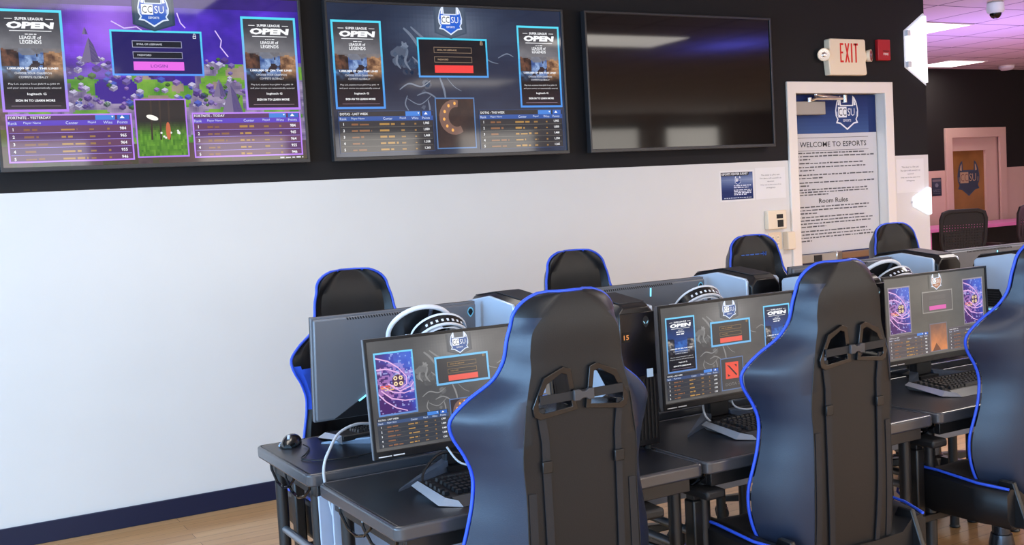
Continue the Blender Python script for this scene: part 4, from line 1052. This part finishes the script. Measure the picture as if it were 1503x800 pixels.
# ------------------------------------------------------------------ computers (local: front at -y, silver side at -x)
PWD, PD, PH_ = .150, .345, .455
def computer():
    t = thing('desktop_computer', 'x', 'computer', (0, 0, 0), 0, 'silver-sided desktop computers')
    w = PWD/2
    def top(y):   # height of the black top ridge along the depth
        T = [(-.19, .43), (-.175, .445), (-.01, .466), (.155, .444), (.175, .425)]
        return interp_l(T, y)
    # black body, chamfered at the top
    b = MB(); ys = [-.185, -.17, -.02, .155, .17]; vs = []; fs = []
    for y in ys:
        zt = top(y); e = .0 if -.18 < y < .165 else .012
        vs += [(-w+.004+e*.3, y, .02), (-w+.004+e*.3, y, zt-.028), (-w+.03, y, zt), (w-.03, y, zt), (w-.004-e*.3, y, zt-.028), (w-.004-e*.3, y, .02)]
    for i in range(4):
        for j in range(6): a = i*6+j; c = i*6+(j+1) % 6; fs.append((a, c, c+6, a+6))
    fs += [(5, 4, 3, 2, 1, 0), tuple(range(24, 30))]
    b.add(vs, fs); body = b.obj('tower_body', 'pc_black', t, bevel=.004)
    b = MB(); n = 5
    vs = []
    for y in (-.165, -.02, .15): z = top(y); vs += [(-w+.03, y, z+.0005), (w-.03, y, z+.0005), (-w+.03, y, z+.003), (w-.03, y, z+.003)]
    fs = []
    for i in range(2): o = 4*i; fs += [(o, o+4, o+5, o+1), (o+2, o+3, o+7, o+6), (o, o+2, o+6, o+4), (o+1, o+5, o+7, o+3)]
    fs += [(0, 1, 3, 2), (8, 10, 11, 9)]
    b.add(vs, fs); b.obj('top_cover', 'pc_top', body)
    # silver side panels with a peaked top edge
    side = [(-.162, .03), (-.162, .432), (-.01, .455), (.145, .434), (.155, .425), (.155, .03)]
    for s in (-1, 1):
        o = MB().prism(side, s*(w-.008), s*(w+.004), 'x').obj('side_panel', 'pc_silver', t, bevel=.004)
        MB().tube([(s*(w+.0042), -.135, .43), (s*(w+.0042), -.1, .03)], .0016, 5).obj('panel_seam', 'modesty_gray', o)
        MB().prism([(.135, .245), (.135, .315), (.042, .315), (.026, .285), (.032, .245)], s*(w+.003), s*(w+.0075), 'x').obj('side_vent', 'vent_black', o, bevel=.001)
        b = MB()
        for k in range(6): b.box(min(s*(w+.007), s*(w+.009)), max(s*(w+.007), s*(w+.009)), .04, .128, .253+.0095*k, .2555+.0095*k)
        b.obj('vent_ribs', 'pc_top', o)
        MB().box(min(s*(w+.003), s*(w+.006)), max(s*(w+.003), s*(w+.006)), .045, .12, .232, .236).obj('vent_light', 'led_cyan', o)
    # glossy front and badge
    MB().box(-w+.012, w-.012, -.190, -.184, .23, .42).obj('front_panel', 'pc_gloss', t, bevel=.002)
    b = MB()
    for k in range(9): b.box(-w+.018+.0135*k, -w+.024+.0135*k, -.188, -.184, .04, .22)
    b.obj('front_vents', 'vent_black', t)
    a = Art(1, 1); alien(a, 0, 0, .017, (26, 28, 33), (150, 214, 240), 1); a.obj('front_badge', 'art_print', t, Matrix.Translation((.03, -.1905, .39)))
    MB().box(.026, .048, -.1912, -.1895, .225, .25).obj('front_sticker', 'sticker_blue', t)
    # rear vents
    b = MB()
    for k in range(9): b.box(-w+.018+.0135*k, -w+.023+.0135*k, .1695, .173, .06, .36)
    b.obj('rear_vents', 'vent_black', t)
    for x in (-w+.02, w-.02):
        for y in (-.14, .13): MB().cyl((x, y, 0), (x, y, .022), .012, n=12).obj('rubber_foot', 'soft_black', t)
    return t
def interp_l(T, x):
    if x <= T[0][0]: return T[0][1]
    for (a, u), (b, v) in zip(T, T[1:]):
        if x <= b: return u+(v-u)*(x-a)/(b-a)
    return T[-1][1]
mat('pc_gloss', (12, 12, 15), .16, spec=.5)
pc = computer(); pc.location = (1.876, -2.68, TT); pc['label'] = 'desktop computer numbered 15 with a black front between the two nearest lit monitors'
dup(pc, (2.845, -2.68, TT), 0, 'desktop computer in the near row between the middle and far lit monitors')
dup(pc, (3.818, -2.735, TT), 0, 'desktop computer right of the gray monitor, beside the last near-row chair')
r0p = dup(pc, (1.782, -2.285, TR), PI, 'silver-sided computer left of the first near-row chair top, right of the leftmost monitor back')
r0p.scale = (1, 1, .953)
dup(r0p, (2.757, -2.285, TR), PI, 'silver-sided computer below the lettered headrest, black vents toward the camera')
dup(r0p, (3.752, -2.285, TR), PI, 'silver-sided computer in front of the chair beside the door, behind the gray monitor')
a = Art(1, 1); a.rect(-.013, -.009, .013, .02, (10, 10, 12), 1); a.text('15', 0, -.002, .014, (240, 158, 84), w=.018, bold=.01, layer=2)
a.obj('number_label', 'art_print', pc, Matrix.Translation((-.042, -.1905, .345)))
# ------------------------------------------------------------------ keyboards (local: user at -y)
KW = .462
def keyboard():
    t = thing('keyboard', 'x', 'keyboard', (0, 0, 0), 0, 'mechanical keyboards')
    k = KW/2
    MB().prism([(-.068, .008), (-.068, .017), (.088, .030), (.088, .012)], -k+.014, k-.014, 'x').obj('deck', 'kb_deck', t, bevel=.003)
    # silver skirt: front lip and the folded side wings
    b = MB(); f = -.068; z0 = .0175
    L = [(-k, f+.02, z0+.001), (-k+.03, f-.004, z0), (k-.03, f-.004, z0), (k, f+.02, z0+.001)]
    Fp = [(-k-.012, f-.004, .004), (-k+.036, f-.052, .001), (k-.036, f-.052, .001), (k+.012, f-.004, .004)]
    vs = L+Fp+[(p[0], p[1], p[2]-.0035) for p in L]+[(p[0], p[1], max(.0, p[2]-.001)) for p in Fp]
    b.add(vs, [(1, 2, 6, 5), (9, 13, 14, 10), (1, 9, 10, 2), (5, 6, 14, 13), (1, 5, 13, 9), (2, 10, 14, 6)]); b.obj('front_lip', 'kb_silver_shade', t)
    for s in (-1, 1):
        vs = [(s*(k-.012), .088, .032), (s*(k+.006), .092, .022), (s*(k-.012), f+.0, .0185), (s*(k+.012), f-.008, .003), (s*(k-.034), f-.03, .013), (s*(k-.036), f-.052, .001), (s*(k-.012), .088, .004), (s*(k-.012), f, .002), (s*(k-.036), f-.045, .0)]
        b = MB().add(vs, [(0, 1, 3, 2), (2, 3, 5, 4), (0, 2, 7, 6), (1, 6, 7, 3), (3, 7, 8, 5), (2, 4, 8, 7), (0, 6, 1), (4, 5, 8)]); b.obj('side_wing', 'kb_silver', t)
    MB().box(-.05, .05, .088, .094, .012, .028).obj('rear_edge', 'kb_deck', t)
    me = MB()
    kw, kd, kh = .0158, .0152, .0095
    me.add([(-kw/2, -kd/2, 0), (kw/2, -kd/2, 0), (kw/2, kd/2, 0), (-kw/2, kd/2, 0), (-kw*.37, -kd*.34, kh), (kw*.37, -kd*.34, kh), (kw*.37, kd*.40, kh), (-kw*.37, kd*.40, kh)],
           [(3, 2, 1, 0), (4, 5, 6, 7), (0, 1, 5, 4), (1, 2, 6, 5), (2, 3, 7, 6), (3, 0, 4, 7)])
    km = me.mesh('key', ['key_black'])
    wide = MB().add([((-1 if v[0] < 0 else 1)*(abs(v[0])+.042) if True else 0 for _ in ()) for v in ()], []) if False else None
    sp = MB(); sp.add([(x+(.044 if x > 0 else -.044), y, z) for x, y, z in me.v], me.f); spm = sp.mesh('space_bar', ['key_black'])
    def put(m_, nm, x, y):
        o = bpy.data.objects.new(nm, m_); COL.objects.link(o); o.parent = t; q = (y+.068)/.156
        o.location = (x, y, .0172+.013*q); o.rotation_euler = (.083, 0, 0)
    pit = .0186
    for r in range(6):
        y = -.052+.0212*r+(.006 if r == 5 else 0)
        if r == 0:
            for c in (0, 1, 2, 3, 10, 11, 12, 13, 15, 16, 17): put(km, 'key', -.170+pit*c, y)
            put(spm, 'space_bar', -.170+pit*6.5, y)
            for c in (): pass
        else:
            for c in range(18): 
                if r == 1 and c in (15, 17): continue
                put(km, 'key', -.170+pit*c, y)
    for r in range(5): put(km, 'macro_key', -.205, -.045+.024*r)
    return t
mat('kb_silver_shade', (74, 71, 69), .42, metal=.1)  # darker copy of the skirt's silver, with the front-side shade painted in
kb = keyboard(); kb.location = (1.392, -2.895, TT); kb.rotation_euler[2] = math.radians(2); kb['label'] = 'black keyboard with silver edges under the purple-poster monitor'
dup(kb, (2.425, -2.845, TT), math.radians(1), 'black keyboard with silver edges under the red-logo monitor')
dup(kb, (3.372, -2.835, TT), 0, 'black keyboard with silver edges under the gray monitor with the pink button')
dup(kb, (1.405, -2.118, TR), PI, 'keyboard partly hidden below the leftmost monitor back')
# ------------------------------------------------------------------ mouse and cables
ms = thing('mouse', 'black computer mouse on the left end of the wall-side table', 'mouse', (1.062, -2.075, TR), math.radians(150))
b = MB(); vs = []; fs = []; n = 14; rows = 9
for i in range(rows+1):
    q = i/rows; y = -.058+.116*q; hw = .034*math.sqrt(max(.02, 1-(2*q-1)**2*.86))*(1-.12*math.sin(PI*q)); hh = .036*math.sin(PI*(.1+.82*q))**.7
    for j in range(n+1):
        an = PI*j/n; vs.append((hw*math.cos(an), y, max(.002, hh*math.sin(an)**.75)))
for i in range(rows):
    for j in range(n): a = i*(n+1)+j; fs.append((a, a+1, a+n+2, a+n+1))
    fs.append((i*(n+1), (i+1)*(n+1), (i+1)*(n+1)+n, i*(n+1)+n))
fs += [tuple(range(n+1)), tuple(range(rows*(n+1)+n, rows*(n+1)-1, -1))]
b.add(vs, fs); b.obj('mouse_shell', 'gloss_frame', ms, smooth=50)
MB().cyl((-.004, .03, .031), (.004, .03, .031), .009, n=14).obj('scroll_wheel', 'cable_gray', ms, smooth=40)
MB().tube([(.033, -.03, .006), (.036, .0, .006), (.033, .03, .006)], .003, 6).obj('side_trim', 'sticker_blue', ms)
def smoothpath(P, n=8):
    P = [Vector(p) for p in P]; out = []
    for i in range(len(P)-1):
        a, b, c, d = P[max(i-1, 0)], P[i], P[i+1], P[min(i+2, len(P)-1)]
        for k in range(n):
            t = k/n; out.append(.5*((2*b)+(-a+c)*t+(2*a-5*b+4*c-d)*t*t+(-a+3*b-3*c+d)*t**3))
    return out+[P[-1]]
def cable(name, P, r, m, label):
    return tag(MB().tube(smoothpath(P), r, 8).obj(name, m, smooth=60), label, 'cable', 'loose cables on the tables')
cable('monitor_cable', [(1.36, -2.33, .80), (1.236, -2.42, .812), (1.192, -2.44, .828), (1.135, -2.46, .836), (1.078, -2.48, .822), (1.035, -2.515, .788), (1.012, -2.528, .752), (1.012, -2.521, .70), (1.03, -2.521, .60)], .0042, 'cable_gray', 'pale gray cable arching from the monitor back down behind the near table')
cable('mouse_cable', [(1.085, -2.125, .728), (1.085, -2.18, .726), (1.05, -2.25, .726), (1.02, -2.31, .726), (1.08, -2.38, .726), (1.24, -2.38, .726), (1.40, -2.28, .726)], .0022, 'cable_black', 'thin black mouse cable curving over the left end of the wall-side table')
cable('keyboard_cable', [(1.39, -2.79, .722), (1.35, -2.75, .76), (1.28, -2.735, .775), (1.215, -2.76, .74), (1.19, -2.80, .706)], .004, 'cable_black', 'black looped cable behind the keyboard of the purple-poster monitor')
cable('keyboard_cable', [(1.30, -2.735, .79), (1.32, -2.77, .75), (1.37, -2.785, .735), (1.42, -2.76, .74), (1.46, -2.70, .78)], .003, 'cable_gray', 'white striped cable loop hanging below the purple-poster monitor')
cable('keyboard_cable', [(2.25, -2.69, .79), (2.235, -2.72, .74), (2.25, -2.76, .71), (2.29, -2.78, .705)], .0035, 'cable_gray', 'pale cable dropping below the red-logo monitor to its keyboard')
cable('keyboard_cable', [(2.36, -2.70, .80), (2.34, -2.74, .76), (2.39, -2.76, .745), (2.46, -2.745, .765), (2.50, -2.71, .80)], .003, 'cable_gray', 'pale cable loop above the keyboard of the red-logo monitor')
# ------------------------------------------------------------------ headsets
def headset(loc, rz, label, hoop_=True):
    t = thing('headset', label, 'headset', loc, rz, 'white headsets behind the lit monitors'); t.rotation_euler = (.72, 0, rz)
    R = .088
    def arc(r, a0, a1, n=20, y=0., zoff=0.): return [(r*math.cos(math.radians(a0+(a1-a0)*i/n)), y, zoff+r*math.sin(math.radians(a0+(a1-a0)*i/n))) for i in range(n+1)]
    # band: black strap with white rims and letters
    P = arc(R, 185, -5); b = MB(); vs = []; fs = []
    for (x, y, z) in P:
        k = (R-.006)/R
        vs += [(x, -.02, z), (x, .02, z), (x*k, .02, z*k), (x*k, -.02, z*k)]
    for i in range(len(P)-1):
        for j in range(4): fs.append((4*i+j, 4*i+(j+1) % 4, 4*i+4+(j+1) % 4, 4*i+4+j))
    fs += [(0, 1, 2, 3), (len(vs)-1, len(vs)-2, len(vs)-3, len(vs)-4)]
    bd = b.add(vs, fs).obj('headband', 'gloss_frame', t, smooth=40)
    for y in (-.02, .02): MB().tube(arc(R-.002, 188, -8, y=y), .0048, 8).obj('band_rim', 'headset_white', bd, smooth=60)
    MB().tube(arc(R-.014, 180, 0, y=-.018), .008, 8, flat=.5).obj('band_padding', 'headset_white', bd, smooth=60)
    a = Art(1, 1)
    for i in range(8):
        an = math.radians(128-11*i); c = Vector((R*math.cos(an), R*math.sin(an)))
        b = MB(); q = Matrix.Translation((c.x, -.004, c.y)) @ Matrix.Rotation(PI/2-an, 4, 'Y')
        b.box(-.0035, .0035, -.005, .004, 0, .0012, M=q); b.obj('band_letter', 'headset_white', bd)
    for s in (-1, 1):
        cup = MB(); M = Matrix.Translation((s*(R+.004), 0, -.03)) @ Matrix.Rotation(s*PI/2, 4, 'Y')
        cup.lathe([(.036, -.022), (.044, -.012), (.044, .008), (.03, .014)], 20, M=M); cu = cup.obj('ear_cup', 'headset_white', t, smooth=40)
        b = MB(); b.lathe([(.028, -.034), (.041, -.03), (.041, -.021)], 20, M=M); b.obj('ear_pad', 'soft_black', cu, smooth=40)
    # rear hoop leaning behind the band
    if not hoop_: return t
    X = -.052
    b = MB(); b.tube([(x+X, y, z) for x, y, z in arc(.100, 190, -10, y=.045, zoff=.0)], .0075, 8, flat=1.0); hoop = b.obj('rear_hoop', 'headset_white', t, smooth=60)
    MB().prism([(x+X, z) for x, y, z in arc(.094, 190, -10)], .043, .049).obj('hoop_lining', 'mon_dark', hoop)
    MB().tube([(X+.02, .040, .092), (X+.024, .040, -.0)], .006, 8).obj('hoop_post', 'headset_gray', hoop, smooth=60)
    return t
def headset_stand(loc, label, hh=.405):
    t = thing('headset_stand', label, 'headset stand', loc, 0, 'headset stands behind the lit monitors')
    MB().lathe([(.05, 0), (.05, .006), (.012, .012)], 24).obj('stand_base', 'soft_black', t, smooth=40)
    MB().cyl((0, 0, .008), (0, 0, hh), .006).obj('stand_post', 'soft_black', t, smooth=40)
    MB().box(-.02, .02, -.012, .012, hh-.006, hh).obj('stand_cradle', 'soft_black', t, bevel=.002)
    return t
for x, y, z, l in ((1.420, -2.505, 1.040, 'white headset with lettered black band behind the purple-poster monitor'), (2.43, -2.505, 1.036, 'white headset with lettered black band behind the red-logo monitor'), (3.415, -2.50, 1.026, 'white headset with lettered black band above the gray monitor')):
    headset((x+.012, y+.05, z+.018), math.radians(-8), l, x < 2 or x > 3)
    headset_stand((x+.012, y-.008, TT), 'slim black headset stand hidden behind the '+('purple-poster' if x < 2 else 'red-logo' if x < 3 else 'gray')+' monitor')
# ------------------------------------------------------------------ far room
ft = thing('far_table', 'pink-lit table in the far room behind the mesh chairs', 'table', (9.86, 2.78, 0))
MB().box(0, 3.2, 0, .62, .845, .885).obj('tabletop', 'pink_lit_top', ft, bevel=.004)
MB().box(.35, 3.1, .5, .53, .35, .845).obj('back_panel', 'soft_black', ft)
for x in (.12, 3.08):
    for y in (.08, .54): MB().box(x-.045, x+.045, y-.03, y+.03, 0, .845).obj('leg', 'pink_lit_top', ft, bevel=.003)
def mesh_chair(loc, rz, label):
    t = thing('mesh_office_chair', label, 'chair', loc, rz, 'black mesh office chairs in the far room')
    W = .24; b = MB(); H0, H1 = .60, 1.12
    o = [(-W*.72, H0), (W*.72, H0), (W*.98, .82), (W*1.0, 1.04), (W*.9, 1.11), (W*.6, 1.135), (-W*.6, 1.135), (-W*.9, 1.11), (-W*1.0, 1.04), (-W*.98, .82)]
    i_ = [(p[0]*.86, .865+(p[1]-.865)*.88) for p in o]
    T = Matrix.Translation((0, -.2, 0)) @ Matrix.Rotation(.10, 4, 'X')
    bf = MB().ring(o, i_, -.02, .015, M=T).obj('back_frame', 'mesh_black', t, bevel=.006)
    # pierced back panel
    b = MB(); nx, nz = 15, 17
    def inside(x, z):
        z2 = (z-.6)/.53; w = W*(.63+.25*min(1, z2*1.6)); return abs(x) < w and .63 < z < 1.1
    for q in range(nx+1):
        x = -W*.86+2*W*.86*q/nx
        b.box(x-.009, x+.009, -.008, 0, .64+.0*abs(x), 1.10-.02*abs(x)/W, M=T)
    for q in range(nz+1):
        z = .64+.46*q/nz; w = W*(.66+.2*min(1, (z-.6)*2.6)); b.box(-w, w, -.0085, .001, z-.0088, z+.0088, M=T)
    b.box(-W*.85, W*.85, -.009, .002, .98, 1.1, M=T); b.box(-W*.72, W*.72, -.009, .002, .62, .74, M=T)
    b.obj('back_mesh', 'mesh_black', t)
    MB().prism([(-.24, -.2), (.24, -.2), (.26, .1), (.2, .26), (-.2, .26), (-.26, .1)], .45, .52, 'z').obj('seat', 'mesh_black', t, bevel=.02)
    MB().tube([(0, .0, .44), (0, -.2, .45), (0, -.26, .62), (0, -.24, .75)], .022, 8).obj('back_support', 'black_plastic', t, smooth=50)
    for s in (-1, 1):
        b = MB(); b.box(s*.29-.02, s*.29+.02, -.06, .0, .46, .70); b.box(min(s*.2, s*.29), max(s*.2, s*.29), -.06, 0, .44, .47); b.box(s*.29-.04, s*.29+.04, -.13, .12, .70, .73); b.obj('armrest', 'black_plastic', t, bevel=.006)
    MB().lathe([(.03, .09), (.03, .25), (.02, .26), (.02, .45)], 14).obj('gas_lift', 'gas_chrome', t, smooth=40)
    b = MB()
    for k in range(5): a = 2*PI*k/5+.3; b.tube([(0, 0, .1), (.3*math.cos(a), .3*math.sin(a), .075)], [.03, .018], 8)
    st = b.obj('star_base', 'black_plastic', t, smooth=40)
    for k in range(5): a = 2*PI*k/5+.3; MB().cyl((.3*math.cos(a)-.02*math.sin(a), .3*math.sin(a)+.02*math.cos(a), .03), (.3*math.cos(a)+.02*math.sin(a), .3*math.sin(a)-.02*math.cos(a), .03), .03).obj('caster', 'soft_black', st, smooth=40)
    return t
mesh_chair((9.33, 2.02, 0), math.radians(-28), 'black mesh office chair in the far room in front of the amber glass door')
mesh_chair((10.43, 2.02, 0), math.radians(-20), 'black mesh office chair at the right edge of the far room')
# ------------------------------------------------------------------ camera and light
cam = bpy.data.cameras.new('camera'); cam.sensor_width = 36; cam.lens = 1608.91/1503*36; cam.clip_start = .05
co = bpy.data.objects.new('camera', cam); COL.objects.link(co)
yaw, pitch, roll = .5112, .0661, -.0563
F = Vector((math.sin(yaw)*math.cos(pitch), math.cos(yaw)*math.cos(pitch), -math.sin(pitch))); R_ = Vector((math.cos(yaw), -math.sin(yaw), 0)); U_ = R_.cross(F)
R2 = R_*math.cos(roll)+U_*math.sin(roll); U2 = U_*math.cos(roll)-R_*math.sin(roll)
M = Matrix((R2, U2, -F)).transposed().to_4x4(); M.translation = Vector((0, -5.482, 1.4694)); co.matrix_world = M
SC.camera = co
def area(name, loc, direction, sx, sy, power, col, spread=180):
    l = bpy.data.lights.new(name, 'AREA'); l.shape = 'RECTANGLE'; l.size = sx; l.size_y = sy; l.energy = power; l.color = col; l.spread = math.radians(spread)
    o = bpy.data.objects.new(name, l); COL.objects.link(o); o.location = loc; o.rotation_euler = Vector(direction).to_track_quat('-Z', 'Y').to_euler(); return o
def point(name, loc, power, col, r=.1):
    l = bpy.data.lights.new(name, 'POINT'); l.energy = power; l.color = col; l.shadow_soft_size = r
    o = bpy.data.objects.new(name, l); COL.objects.link(o); o.location = loc; return o
DAY = (.37, .65, 1.0)
for (u, v) in WL: area('daylight', (-3.19, (u+v)/2, 1.5), (1, 0, 0), 1.4, v-u-.1, 116, DAY)
for (u, v) in WB: area('daylight', ((u+v)/2, -9.49, 1.67), (0, 1, 0), v-u-.1, 1.7, 36, (.9, .95, 1.) if u < 3 else (1., .92, .82))
def panel_lamp(x, y, power, col=(1, .93, .84), w=1.16, d=.56):
    area('ceiling_lamp', (x, y, ZC-.012), (0, 0, -1), w, d, power, col, 170)
for (x, y) in ((1.2, -1.4), (1.2, -4.6), (1.2, -7.6), (5.4, -2.3), (5.4, -5.2), (5.4, -8.0), (9.6, -3.6), (9.6, -6.6)): panel_lamp(x, y, 14 if x < 3 else 38)
panel_lamp(7.66, 1.16, 30, (1, .95, .9)); panel_lamp(10.82, 3.16, 8, (1, .85, .75), .6, .5)
area('purple_lamp', (8.5, .9, .95), (0, 0, 1), .8, .8, 34, (.46, .28, 1.), 150)
point('pink_lamp', (10.3, 1.3, 1.3), 24, (1., .35, .6), .2)
area('blue_lamp', (6.8, -2.4, 2.3), (0, 0, 1), .4, .4, 25, (.1, .12, 1.))
w = bpy.data.worlds.new('world'); SC.world = w; w.use_nodes = True
bg = w.node_tree.nodes['Background']; sk = w.node_tree.nodes.new('ShaderNodeTexSky'); sk.sky_type = 'HOSEK_WILKIE'; sk.sun_direction = (-.4, -.3, .85)
w.node_tree.links.new(sk.outputs['Color'], bg.inputs['Color']); bg.inputs['Strength'].default_value = .35
SC.view_settings.view_transform = 'Standard'; SC.view_settings.look = 'None'; SC.view_settings.gamma = 1; SC.view_settings.use_curve_mapping = False
SC.view_settings.exposure = 0.13
